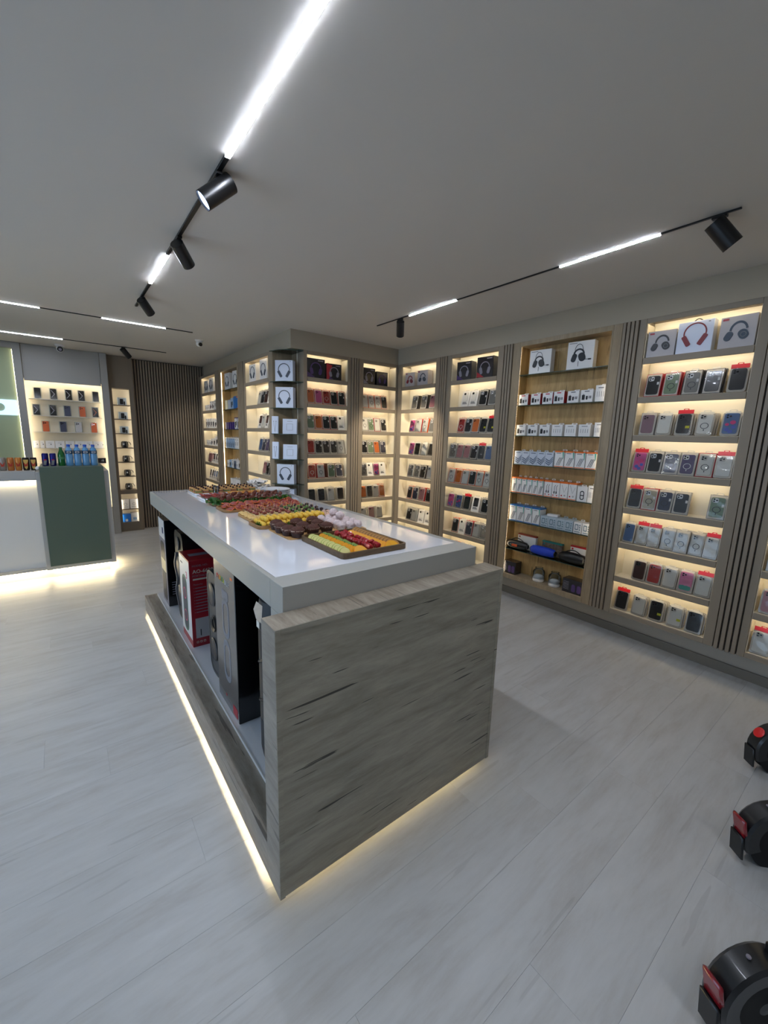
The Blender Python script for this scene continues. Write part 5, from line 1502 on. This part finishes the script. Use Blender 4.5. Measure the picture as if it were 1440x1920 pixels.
def leafpatch(b, cx, cy, z, w, h, seed, n=6, amp=0.012):
    rnd = random.Random(seed)
    vs = []
    for j in range(n + 1):
        for i in range(n + 1):
            u, v = i / n - 0.5, j / n - 0.5
            q = 1.0 - 0.35 * (abs(u) * abs(v) * 4)
            edge = 1 if (i in (0, n) or j in (0, n)) else 0.4
            vs.append((cx + u * w * q, cy + v * h * q, z + amp * edge * rnd.uniform(-0.2, 1.0)))
    fs = [(j * (n + 1) + i, j * (n + 1) + i + 1, (j + 1) * (n + 1) + i + 1, (j + 1) * (n + 1) + i) for j in range(n) for i in range(n)]
    b.add(vs, fs)


def leaf(label, x, y, z, w, h, seed, m=None, group=None, amp=0.014):
    b = MB()
    leafpatch(b, 0, 0, 0, w, h, seed, 7, amp)
    leafpatch(b, 0.004, 0.003, 0.006, w * 0.7, h * 0.7, seed + 50, 5, amp)
    o = b.build('salad_leaf', m or m_leaf, None, (x, y, z), (0, 0, seed * 1.3))
    return tag(o, label, 'leaf', group)


# muffins
tray('muffin_board', 'kraft board on white paper carrying chocolate muffins and cream puffs', 0.802, 1.757, 1.262, 2.03, m_boardpale, 0, 0.02, floor_m=m_boardpale)
m_cake = mat('chocolate_cake', (84, 46, 34), 0.75, bump=1.0, scale=160, var=0.35)
m_wrap = mat('muffin_paper', (58, 34, 28), 0.6)
m_wrapl = mat('muffin_paper_rim', (176, 150, 132), 0.6)
m_choc = mat('choc_chip', (30, 16, 14), 0.35)
MF = [(0.838, 1.985, 'far left'), (0.828, 1.905, 'second back on the left side'), (0.834, 1.832, 'third back on the left side'), (0.856, 1.778, 'frontmost'),
      (0.944, 1.79, 'front middle'), (1.028, 1.80, 'front right'), (0.93, 1.872, 'centre'), (0.94, 1.965, 'back centre'), (1.022, 1.885, 'right of centre'), (1.04, 1.975, 'back right')]
for i, (x, y, w_) in enumerate(MF):
    t = thing('chocolate_muffin', 'chocolate muffin in pleated paper, %s of the group' % w_, 'muffin', (x, y, ZT + 0.0075), (0, 0, i * 0.7), 'chocolate muffins')
    obj('paper_case', cached('mp', 'paper_case', m_wrap, lambda b: b.lathe([(0.0, 0.0), (0.0245, 0.0), (0.0315, 0.026)], 40, wave=0.05, waven=1), 20), t)
    obj('paper_rim', cached('mr', 'paper_rim', m_wrapl, lambda b: b.lathe([(0.0316, 0.0262), (0.0338, 0.035), (0.0325, 0.035), (0.031, 0.027)], 40, wave=0.04, waven=1), 20), t)
    obj('cake_top', cached(('mt', i % 3), 'cake_top', m_cake, lambda b: b.ball((0, 0, 0.031), 0.0345, 20, 12, (1, 1, 0.62), 0.05, i)), t)
# cream puffs
m_puff = mat('sugared_puff', (226, 206, 204), 0.75, bump=1.0, scale=120, var=0.12)
m_case = mat('white_paper_case', (232, 226, 224), 0.6)
k = 0
for j in range(5):
    for i in range(3):
        x = 1.108 + i * 0.05 + 0.01 * (j % 2); y = 1.79 + j * 0.053 + random.uniform(-.005, .005)
        t = thing('cream_puff', 'sugared cream puff, %s row, %s, right of the muffins' % (fromfront(j, 5), ('left', 'middle', 'right')[i]), 'pastry', (x, y, ZT + 0.0075), (0, 0, k), 'sugared cream puffs')
        obj('paper_case', cached('pcs', 'paper_case', m_case, lambda b: b.lathe([(0.0, 0.0), (0.016, 0.0), (0.0225, 0.016)], 24, wave=0.06, waven=1), 20), t)
        obj('puff', cached(('pf', k % 3), 'puff', m_puff, lambda b: b.ball((0, 0, 0.026), 0.0235, 16, 10, (1, 1, 0.9), 0.09, k)), t)
        k += 1
for j in range(2):
    t = thing('cream_puff', 'pale cream puff on top of the others, %s' % ('front', 'back')[j], 'pastry', (1.155 + 0.02 * j, 1.88 + j * 0.1, ZT + 0.044), (0, 0, j), 'upper cream puffs')
    obj('puff', cached(('pf', j), 'puff', m_puff, lambda b: b.ball((0, 0, 0.026), 0.0235, 16, 10, (1, 1, 0.9), 0.09, j)), t)
# cheese ball tray
tray('cheese_ball_tray', 'wooden tray of yellow cheese balls on lettuce behind the muffins', 0.765, 2.04, 1.26, 2.215, m_board, 0.010, 0.03)
m_ball = mat('yellow_ball', (240, 196, 70), 0.5, bump=0.3, scale=150)
k = 0
for lay, (nx, ny, zz) in enumerate(((13, 5, 0.015), (11, 3, 0.036))):
    for i in range(nx):
        for j in range(ny):
            x = 0.80 + (0.022 if lay else 0) + i * (0.37 / nx) + random.uniform(-.003, .003)
            y = 2.06 + (0.02 if lay else 0) + j * 0.029 + random.uniform(-.003, .003)
            o = obj('cheese_ball', cached('cb', 'cheese_ball', m_ball, lambda b: b.ball((0, 0, 0), 0.0138, 10, 7)), None, (x, y, ZT + zz + 0.007))
            tag(o, 'yellow cheese ball, %s layer, %s row, %s' % (('lower', 'upper')[lay], fromfront(j, ny), fromleft(i, nx)), 'cheese ball', 'yellow cheese balls')
            k += 1
for i, (x, y) in enumerate(((0.795, 2.075), (0.83, 2.062), (0.79, 2.11), (0.93, 2.05), (1.0, 2.052), (1.10, 2.056))):
    leaf('small green leaf in front of the yellow balls, %s' % fromleft((1, 2, 0, 3, 4, 5)[i], 6), x, y, ZT + 0.0085, 0.05, 0.035, i + 1, m_leaf, 'green leaves around the cheese balls', 0.02)
for i in range(7):
    leaf('green lettuce leaf right of the yellow cheese balls, %s' % fromfront(i, 7), 1.205 + 0.02 * (i % 2), 2.05 + i * 0.024, ZT + 0.009, 0.06, 0.045, 20 + i, m_leaf2, 'lettuce right of the cheese balls', 0.03)
for i in range(26):
    o = obj('ham_curl', cached(('hc', i % 2), 'ham_curl', mat('pale_ham', (228, 184, 164), 0.5), lambda b: b.ball((0, 0, 0), 0.013, 9, 6, (1.2, 0.8, 0.7), 0.2, i)), None, (1.19 + random.uniform(0, .075), 2.07 + (i / 26) * 0.13, ZT + 0.018 + random.uniform(0, .02)), (0, 0, i))
    tag(o, 'pale pink ham curl beside the yellow cheese balls', 'ham', 'ham curls')
# skewer board
tray('skewer_board', 'pale wooden board of cheese and ham skewers behind the yellow balls', 0.795, 2.222, 1.285, 2.50, m_boardpale, 0.004, 0.05)
m_cheese = mat('cheese_cube', (236, 212, 160), 0.5)
m_hamdark = mat('cured_ham', (146, 78, 66), 0.4, var=0.3, scale=60)
m_pick = mat('toothpick', (224, 196, 150), 0.6)
m_olive = mat('dark_olive', (52, 24, 30), 0.3, coat=0.3)
m_herb = mat('herb', (96, 132, 66), 0.6)
k = 0
for j in range(6):
    for i in range(9):
        x = 0.845 + i * 0.046 + random.uniform(-.005, .005); y = 2.25 + j * 0.041 + random.uniform(-.004, .004)
        if i < 4 and j == 0: continue
        t = thing('cheese_skewer', ('ham topped cheese skewer' if i < 5 else ('herb topped cheese skewer' if k % 2 else 'olive topped cheese skewer')) + ', %s row, %s' % (fromfront(j, 6), fromleft(i, 9)), 'skewer', (x, y, ZT + 0.0085), (0, 0, k * 0.5), 'ham topped skewers' if i < 5 else 'herb topped skewers')
        obj('cheese_cube', cached('chc', 'cheese_cube', m_cheese, lambda b: b.box(-0.011, -0.011, 0, 0.011, 0.011, 0.021, 0.0015)), t)
        obj('topping', cached(('top', i < 5, k % 2), 'topping', (m_hamdark if i < 5 else (m_herb if k % 2 else m_olive)), lambda b: b.ball((0, 0, 0.03), 0.0115, 9, 6, (1.1, 1, 0.8), 0.18, k)), t)
        obj('toothpick', cached('tpk', 'toothpick', m_pick, lambda b: b.cyl((0, 0, 0.03), (0.001, 0.001, 0.068), 0.0008, n=5)), t)
        k += 1
for i in range(22):
    o = obj('nugget', cached(('ng', i % 3), 'nugget', mat('pale_crisp', (232, 192, 120), 0.6), lambda b: b.ball((0, 0, 0), 0.014, 8, 6, (1.3, 0.8, 0.7), 0.3, i)), None, (0.815 + 0.02 * (i % 3), 2.245 + (i // 3) * 0.03, ZT + 0.018), (0, 0, i))
    tag(o, 'pale golden nugget on the skewer board, %s row, %s' % (fromfront(i // 3, 8), ('left', 'middle', 'right')[i % 3]), 'nugget', 'golden nuggets')
# cured meat board
tray('cured_meat_board', 'wooden board of rolled cured meat between skewers and lettuce', 0.755, 2.585, 1.30, 2.80, m_board, 0.008, 0.04)
m_meat = mat('cured_meat', (150, 58, 54), 0.4, var=0.35, scale=50)
m_meatrim = mat('paprika_rim', (226, 128, 56), 0.45)
for i in range(10):
    for j in range(4):
        x = 0.80 + i * 0.05 + 0.01 * (j % 2); y = 2.61 + j * 0.045
        t = thing('cured_meat_slice', 'folded cured meat slice, %s row, %s, meat board' % (fromfront(j, 4), fromleft(i, 10)), 'meat slice', (x, y, ZT + 0.016 + 0.004 * j), (random.uniform(-.5, .5), random.uniform(-.4, .4), i + j), 'cured meat slices')
        obj('meat', cached(('mt', i % 3), 'meat', m_meat, lambda b: b.ball((0, 0, 0.004), 0.027, 10, 6, (1, 1, 0.32), 0.14, i)), t)
        obj('rim', cached('mrm', 'rim', m_meatrim, lambda b: b.tube([(0.027 * math.cos(a * 2 * PI / 14), 0.027 * math.sin(a * 2 * PI / 14), 0.004 + 0.004 * math.sin(a * 1.7)) for a in range(13)], 0.0026, 5)), t)
for i in range(14):
    t = thing('toothpick_bite', 'dark round bite on a toothpick at the right of the meat board', 'snack', (1.15 + 0.03 * (i % 5), 2.46 + 0.05 * (i // 5), ZT + 0.0225), (0, 0, 0), 'dark bites on toothpicks') if i // 5 > 2 else None
for i in range(5):
    o = obj('dark_bite', cached('db', 'dark_bite', m_olive, lambda b: b.lathe([(0, 0), (0.012, 0.0), (0.013, 0.018), (0.0, 0.022)], 10)), None, (1.325, 2.32 + 0.07 * i, ZT + 0.0003))
    tag(o, 'dark round bite right of the skewer board, %s' % fromfront(i, 5), 'snack', 'dark bites in a line')
# grilled skewers on lettuce
tray('skewer_tray', 'wooden tray of grilled meat skewers on lettuce', 0.765, 2.86, 1.31, 3.10, m_board, 0.006, 0.04)
for i in range(16):
    leaf('curly lettuce leaf under the grilled skewers, %s' % fromleft(i, 16), 0.79 + 0.034 * i, 2.865 + 0.02 * (i % 2), ZT + 0.014, 0.085, 0.07, 40 + i, m_leaf2 if i % 2 else m_leaf, 'lettuce under the skewers', 0.03)
leaf('large curly lettuce leaf at the left end of skewer tray', 0.785, 2.93, ZT + 0.016, 0.1, 0.12, 71, m_leaf, None, 0.035)
m_grill = mat('grilled_meat', (104, 46, 30), 0.4, coat=0.3, var=0.4, scale=60)
for i in range(26):
    x = 0.83 + 0.0175 * i
    sk = thing('grilled_skewer', 'brown glazed meat skewer in the heap on lettuce, %s' % fromleft(i, 26), 'skewer', (x, 2.90 + 0.03 * (i % 3), ZT + 0.036 + 0.012 * (i % 3)), (0, random.uniform(-.2, .2), 0.9 + random.uniform(-.4, .4)), 'grilled meat skewers')
    obj('meat', cached(('gm', i % 4), 'meat', m_grill, lambda b: b.tube([(-0.05 + 0.0125 * q, 0.006 * math.sin(q * 1.9 + i), 0.004 * math.cos(q * 2.3 + i)) for q in range(9)], 0.012, 8, rs=[0.004, 0.012, 0.009, 0.014, 0.010, 0.014, 0.010, 0.012, 0.004])), sk)
    if i % 4 == 0:
        obj('toothpick', cached('tpk2', 'toothpick', m_pick, lambda b: b.cyl((0, 0, 0.01), (0.002, 0, 0.06), 0.001, n=5)), sk)
# salami and pepper tray
tray('salami_tray', 'white-rimmed tray of sliced salami beyond the grilled skewers', 0.772, 3.13, 1.22, 3.37, m_white, 0.006, 0.03)
for i in range(11):
    for j in range(4):
        t = thing('salami_slice', 'thin salami slice, %s row, %s, salami tray' % (fromfront(j, 4), fromleft(i, 11)), 'salami', (0.81 + i * 0.036, 3.16 + j * 0.055, ZT + 0.012 + 0.006 * ((i + j) % 2)), (random.uniform(-.3, .3), 0.35, 0), 'salami slices')
        obj('meat', cached('slm', 'meat', mat('salami_red', (176, 78, 66), 0.45, var=0.35, scale=90), lambda b: b.lathe([(0.0, 0), (0.026, 0.0), (0.026, 0.003), (0.0, 0.003)], 14)), t)
for i in range(7):
    t = tag(MB().box(-0.035, -0.02, 0, 0.035, 0.02, 0.012, 0.003).build('cheese_wedge', mat('orange_cheese', (212, 146, 60), 0.5), None, (1.0 + 0.035 * i, 3.20 + 0.03 * (i % 2), ZT + 0.032), (0.1, 0.1, 0.4 * i)), 'orange cheese slab on top of the salami tray, %s' % fromleft(i, 7), 'cheese', 'orange cheese slabs')
# sandwich tray
tray('sandwich_tray', 'white tray of layered sandwich squares at the far end of the island', 0.782, 3.42, 1.28, 3.70, m_white, 0.006, 0.03)
m_bread = mat('bread', (196, 150, 92), 0.7, bump=0.5, scale=120)
for i in range(9):
    for j in range(4):
        t = thing('canape', 'olive topped square canape, %s row, %s, far tray' % (fromfront(j, 4), fromleft(i, 9)), 'canape', (0.815 + i * 0.054, 3.455 + j * 0.066, ZT + 0.0075), (0, 0, random.uniform(-.2, .2)), 'sandwich canapes')
        obj('bread', cached('brd', 'bread', m_bread, lambda b: b.box(-0.022, -0.022, 0, 0.022, 0.022, 0.016, 0.003).box(-0.021, -0.021, 0.022, 0.021, 0.021, 0.034, 0.003)), t)
        obj('filling', cached(('fil', (i + j) % 2), 'filling', (m_herb, m_hamdark)[(i + j) % 2], lambda b: b.box(-0.023, -0.023, 0.0162, 0.023, 0.023, 0.0218, 0.001)), t)
        obj('olive', cached('olv', 'olive', m_olive, lambda b: b.ball((0, 0, 0.042), 0.008, 8, 6)), t)
# small clear card holder, plates, napkins
t = thing('clear_cup', 'small clear plastic cup standing among the far trays', 'cup', (0.935, 3.40, ZT + 0.0003))
MB().lathe([(0.0, 0.0), (0.02, 0.0), (0.026, 0.075), (0.0245, 0.075), (0.0185, 0.002)], 18).build('cup', m_clear, t)
m_plate = mat('white_plastic_plate', (226, 228, 232), 0.25, coat=0.4)
for i in range(5):
    t = thing('white_plate', '%s white plate of the stack beside the trays' % ('lowest', 'second lowest', 'middle', 'second highest', 'topmost')[i], 'plate', (1.355, 3.22, ZT + 0.0004 + i * 0.0075), (0, 0, 0), 'stacked white plates')
    obj('plate', cached('plt', 'plate', m_plate, lambda b: b.lathe([(0.0, 0.0), (0.075, 0.0), (0.09, 0.006), (0.12, 0.019), (0.119, 0.0205), (0.089, 0.009), (0.074, 0.003), (0.0, 0.003)], 36)), t)
for i in range(4):
    b = MB()
    leafpatch(b, 0, 0, 0, 0.2, 0.17, 90 + i, 8, 0.028)
    o = b.build('napkin', m_boxw, None, (1.33 + 0.02 * (i % 2), 3.56 + 0.02 * (i // 2), ZT + 0.010 + i * 0.02), (0, 0, i * 0.5))
    tag(o, '%s crumpled white napkin of the pile behind the plates' % ('lowest', 'second', 'third', 'topmost')[i], 'napkin', 'white napkins')
    md = o.modifiers.new('thickness', 'SOLIDIFY')
    md.thickness = 0.004

# ------------------------------------------------------------------ ceiling tracks and spotlights
def track(label, p0, p1, zones, w=0.02, hgt=0.012, recess=False):
    (x0, y0), (x1, y1) = p0, p1
    t = thing('ceiling_track', label, 'track light', (x0, y0, ZC), (0, 0, math.atan2(y1 - y0, x1 - x0)), 'black ceiling tracks')
    Lh = math.hypot(x1 - x0, y1 - y0)
    a0 = 0.0
    for a, b_ in zones + [(Lh, Lh)]:
        if a - a0 > 0.01:
            bx('rail', m_black, t, a0, -w / 2, -hgt, a, w / 2, -0.0005, 0.001)
        a0 = b_
    for a, b_ in zones:
        l = bx('light_bar', m_barbody, t, a + 0.0005, -w * 0.5, -hgt, b_ - 0.0005, w * 0.5, -0.0005)
        MB().add([(a + 0.001, -w * 0.5, -hgt - 0.0004), (b_ - 0.001, -w * 0.5, -hgt - 0.0004), (b_ - 0.001, w * 0.5, -hgt - 0.0004), (a + 0.001, w * 0.5, -hgt - 0.0004)], [(0, 1, 2, 3)]).build('diffuser', m_ledw, l)
    return t


track('long black ceiling track over the island with two white light bars', (0.618, -1.6), (0.618, 4.47), [(0.1, 1.1), (2.0, 3.481), (4.672, 5.318)])
track('black ceiling track parallel to the right shelving', (2.578, 0.695), (2.578, 3.52), [(0.33, 0.894), (1.762, 2.338)], w=0.012, hgt=0.008)
track('nearer of the two thin cross tracks at the left', (-2.6, 5.183), (1.25, 5.183), [(0.6, 1.2), (1.9, 2.535), (3.008, 3.58)], w=0.012, hgt=0.008)
track('farther of the two thin cross tracks at the left', (-2.6, 6.745), (1.262, 6.745), [(0.6, 1.2), (1.95, 2.704)], w=0.012, hgt=0.008)


def spotlight(label, att, mid, d, power=SPOT_W, r=0.036, L=0.135, lit=True, rail=0.012, col=(1, 0.93, 0.82)):
    mid = Vector(mid); d = Vector(d).normalized()
    t = thing('spotlight', label, 'spotlight', (att[0], att[1], ZC - rail), (0, 0, 0), 'black cylinder spotlights')
    c = mid - t.location
    p0 = c + d * L / 2
    p1 = c - d * L / 2
    b = MB()
    b.cyl(p1, p0, r, r, 28, caps=False)
    b.cyl(p1, p1 + d * 0.002, r, r, 28)
    b.cyl(p0 - d * 0.02, p0, r * 0.93, r * 0.93, 28, caps=False)
    b.build('housing', m_black, t)
    MB().cyl(p0 - d * 0.010, p0 - d * 0.008, r * 0.92, n=28).build('lens', m_lens if lit else mat('lens_dim', (190, 200, 210), 0.3), t)
    MB().tube([(0, 0, -0.0002), (0, 0, -0.015), tuple(c * 0.6 + Vector((0, 0, 0.005))), tuple(c)], 0.008, 8).build('bracket', m_black, t)
    MB().box(-0.012, -0.03, -0.012, 0.012, 0.03, -0.0003, 0.001).build('track_adapter', m_black, t)
    ld = bpy.data.lights.new('spot_lamp', 'SPOT')
    ld.energy = power
    ld.color = col
    ld.spot_size = math.radians(58)
    ld.spot_blend = 0.6
    ld.shadow_soft_size = 0.03
    lo = bpy.data.objects.new('spot_lamp', ld)
    COL.objects.link(lo)
    lo.parent = t
    lo.location = p0 + d * 0.004
    lo.rotation_euler = d.to_track_quat('-Z', 'Y').to_euler()
    return t


spotlight('largest black cylinder spotlight with a bluish lit lens above the island', (0.618, 2.014), (0.612, 2.01, 2.607), (-0.76, 0.16, -0.66), L=0.15, r=0.040, col=(0.85, 0.93, 1))
spotlight('black spotlight in the middle of the island track', (0.618, 2.76), (0.64, 2.78, 2.60), (0.6, 0.62, -0.55), r=0.036)
spotlight('smallest spotlight at the far end of the island track', (0.618, 4.13), (0.645, 4.14, 2.612), (0.60, 0.62, -0.6), r=0.036)
spotlight('spotlight at the far left end of the right-hand track', (2.578, 3.16), (2.59, 3.17, 2.598), (0.42, 0.5, -0.75), power=75, r=0.036, rail=0.008, col=(1, 0.86, 0.66))
spotlight('spotlight at the near right end of the right-hand track', (2.578, 0.775), (2.575, 0.75, 2.595), (0.42, -0.53, -0.76), r=0.042, rail=0.008, L=0.14)
spotlight('spotlight on the farther cross track near the brown niches', (0.735, 6.745), (0.77, 6.735, 2.612), (0.63, 0.38, -0.70), r=0.034, rail=0.008)
# security cameras
t = thing('security_camera', 'white dome security camera on the ceiling above the phone niche', 'camera', (0.075, 7.22, ZC - 0.0003))
MB().lathe([(0.0, 0.0), (0.055, 0.0), (0.052, -0.02), (0.04, -0.028), (0.0, -0.03)][::-1], 24).build('mount', m_whitematt, t)
MB().ball((0, 0, -0.055), 0.042, 20, 12).build('housing', m_whitematt, t)
MB().cyl((0, -0.030, -0.062), (0, -0.046, -0.068), 0.034, 0.03, 24).build('lens_ring', m_black, t)
MB().cyl((0, -0.0462, -0.068), (0, -0.049, -0.069), 0.018, 0.016, 20).build('lens', m_silverp, t)
t = thing('security_camera', 'white dome security camera on the ceiling beyond the spotlights', 'camera', (1.41, 5.56, ZC - 0.0003), (0, 0, 0.8))
MB().lathe([(0.0, -0.022), (0.035, -0.02), (0.05, 0.0), (0.0, 0.0)], 24).build('mount', m_whitematt, t)
MB().ball((0, 0, -0.042), 0.036, 20, 12).build('housing', m_whitematt, t)
MB().cyl((-0.016, -0.02, -0.05), (-0.026, -0.034, -0.055), 0.022, 0.02, 20).build('lens_ring', m_black, t)


# ------------------------------------------------------------------ electric scooters at the right edge
def scooter(label, loc, rz, badge=False, knobbly=False):
    """rear wheel at the origin end; heading +x"""
    t = thing('electric_scooter', label, 'scooter', loc, (0, 0, rz), 'black electric scooters at the right edge')
    R = 0.100
    wc = (0.115, 0, R)
    mxw = Matrix.Translation(wc) @ Euler((PI / 2, 0, 0)).to_matrix().to_4x4()
    W = MB().lathe([(0.06, -0.028), (0.1, -0.032), (0.118, -0.026), (R, -0.012), (R, 0.012), (0.118, 0.026), (0.1, 0.032), (0.06, 0.028)], 40, mx=mxw).build('rear_tyre', mat('tyre_rubber', (18, 18, 19), 0.75), t)
    b = MB()
    for i in range(30):
        a = 2 * PI * i / 30
        mx = Matrix.Translation(wc) @ Euler((0, a, 0)).to_matrix().to_4x4()
        b.box(R - 0.004, -0.024 if i % 2 else -0.002, -0.007, R + (0.005 if knobbly else 0.002), 0.002 if i % 2 else 0.024, 0.007, mx=mx)
    b.build('tread', mat('tyre_rubber', (18, 18, 19), 0.75), W)
    MB().lathe([(0.0, -0.03), (0.062, -0.024), (0.062, 0.024), (0.0, 0.03)], 28, mx=mxw).build('hub', m_blacksatin, W)
    # rear mudguard: curved top shell with side skirts
    n = 12
    prof = [(-0.036, -0.028), (-0.037, 0.014), (-0.028, 0.022), (0.028, 0.022), (0.037, 0.014), (0.036, -0.028)]
    vs = []
    for i in range(n + 1):
        a = math.radians(196 - 128 * i / n)
        rr_ = R + 0.012 + 0.02 * math.sin(PI * i / n)
        for (py, pz) in prof:
            q = rr_ + pz
            vs.append((wc[0] + q * math.cos(a), py, wc[2] + q * math.sin(a)))
    m_ = len(prof)
    fs = []
    for i in range(n):
        for k_ in range(m_ - 1):
            fs.append((i * m_ + k_, i * m_ + k_ + 1, (i + 1) * m_ + k_ + 1, (i + 1) * m_ + k_))
    fs += [tuple(range(m_)), tuple(range(n * m_ + m_ - 1, n * m_ - 1, -1))]
    fs += [(i * m_, (i + 1) * m_, (i + 1) * m_ + m_ - 1, i * m_ + m_ - 1) for i in range(n)]
    g = MB().add(vs, fs).build('mudguard', mat('scooter_black', (26, 27, 29), 0.35, coat=0.3), t)
    # tail light at the rear end of the mudguard, number-plate flap below
    if not badge:
        MB().box(-0.008, -0.030, -0.045, 0.006, 0.030, 0.038, 0.006, mx=Matrix.Translation((-0.030, 0, 0.162)) @ Euler((0, -0.25, 0)).to_matrix().to_4x4()).build('tail_light', mat('tail_red', (128, 18, 30), 0.25, coat=0.6), g)
    MB().box(-0.006, -0.03, -0.10, 0.004, 0.03, -0.002, 0.004, mx=Matrix.Translation((-0.034, 0, 0.125)) @ Euler((0, -0.12, 0)).to_matrix().to_4x4()).build('mud_flap', m_blackplastic, g)
    MB().cyl((0.06, 0, 0.2455), (0.06, 0, 0.2495), 0.006, n=8).build('screw', m_silverp, g)
    MB().box(0.125, -0.016, 0.238, 0.16, 0.016, 0.268, 0.004).build('brake_lug', m_black, g)
    if badge:
        MB().lathe([(0.0, 0.004), (0.02, 0.004), (0.026, 0.0)][::-1], 18, mx=Matrix.Translation((-0.006, 0.0, 0.203)) @ Euler((0.0, -0.95, 0)).to_matrix().to_4x4()).build('side_reflector', mat('reflector_red', (210, 30, 34), 0.3, emit=0.05), g)
    D = MB().box(0.24, -0.08, 0.12, 0.86, 0.08, 0.17, 0.012).box(0.10, -0.055, 0.115, 0.26, -0.042, 0.135, 0.003).box(0.10, 0.042, 0.115, 0.26, 0.055, 0.135, 0.003).build('deck', mat('scooter_black', (26, 27, 29), 0.35, coat=0.3), t)
    MB().box(0.26, -0.07, 0.1702, 0.84, 0.07, 0.173, 0.001).build('grip_mat', m_dark, D)
    MB().tube([(0.86, 0, 0.15), (0.92, 0, 0.22), (0.96, 0, 0.3)], 0.03, 12).build('neck', m_black, t)
    MB().cyl((1.0, 0, 0.24), (0.93, 0, 1.12), 0.02, n=16).build('stem', m_black, t)
    MB().cyl((0.93, -0.25, 1.13), (0.93, 0.25, 1.13), 0.015, n=12).build('handlebar', m_black, t)
    for s_ in (-1, 1):
        MB().cyl((0.93, s_ * 0.25, 1.13), (0.93, s_ * 0.14, 1.13), 0.019, n=12).build('grip', m_blackplastic, t)
        MB().cyl((1.0, s_ * 0.045, 0.26), (1.03, s_ * 0.045, R), 0.011, n=10).build('fork', m_black, t)
    MB().box(0.96, -0.052, 0.245, 1.04, 0.052, 0.285, 0.006).build('fork_crown', m_black, t)
    mx2 = Matrix.Translation((1.03, 0, R)) @ Euler((PI / 2, 0, 0)).to_matrix().to_4x4()
    F = MB().lathe([(0.06, -0.028), (0.1, -0.032), (R - 0.002, -0.014), (R - 0.002, 0.014), (0.1, 0.032), (0.06, 0.028)], 36, mx=mx2).build('front_tyre', mat('tyre_rubber', (18, 18, 19), 0.75), t)
    MB().lathe([(0.0, -0.03), (0.062, -0.024), (0.062, 0.024), (0.0, 0.03)], 24, mx=mx2).build('hub', m_blacksatin, F)
    MB().tube([(0.50, -0.05, 0.121), (0.49, -0.09, 0.06), (0.47, -0.12, 0.006)], 0.006, 8).build('kickstand', m_black, t)
    return t


scooter('nearest black scooter at the bottom right corner, rear mudguard and red tail light', (1.292, 0.105, 0.0015), math.radians(-30))
scooter('middle black scooter at the right edge with dark red tail light', (1.975, 0.19, 0.0015), math.radians(-38))
scooter('farthest black scooter at the right edge with bright red reflector and knobbly tyre', (2.62, 0.28, 0.0055), math.radians(-42), True, True)

dup = {k: v for k, v in LABELS.items() if len(v) > 1 and not all(g for _, g in v)}
for k, v in dup.items():
    print('DUPLABEL', k, len(v))
for k, v in LABELS.items():
    if len(k.split()) > 16 or len(k.split()) < 4: print('LONGLABEL', len(k.split()), k)
print('OBJECTS', len(bpy.data.objects), 'TRIS', sum(len(o.data.loop_triangles) or sum(len(p.vertices) - 2 for p in o.data.polygons) for o in bpy.data.objects if o.type == 'MESH'))
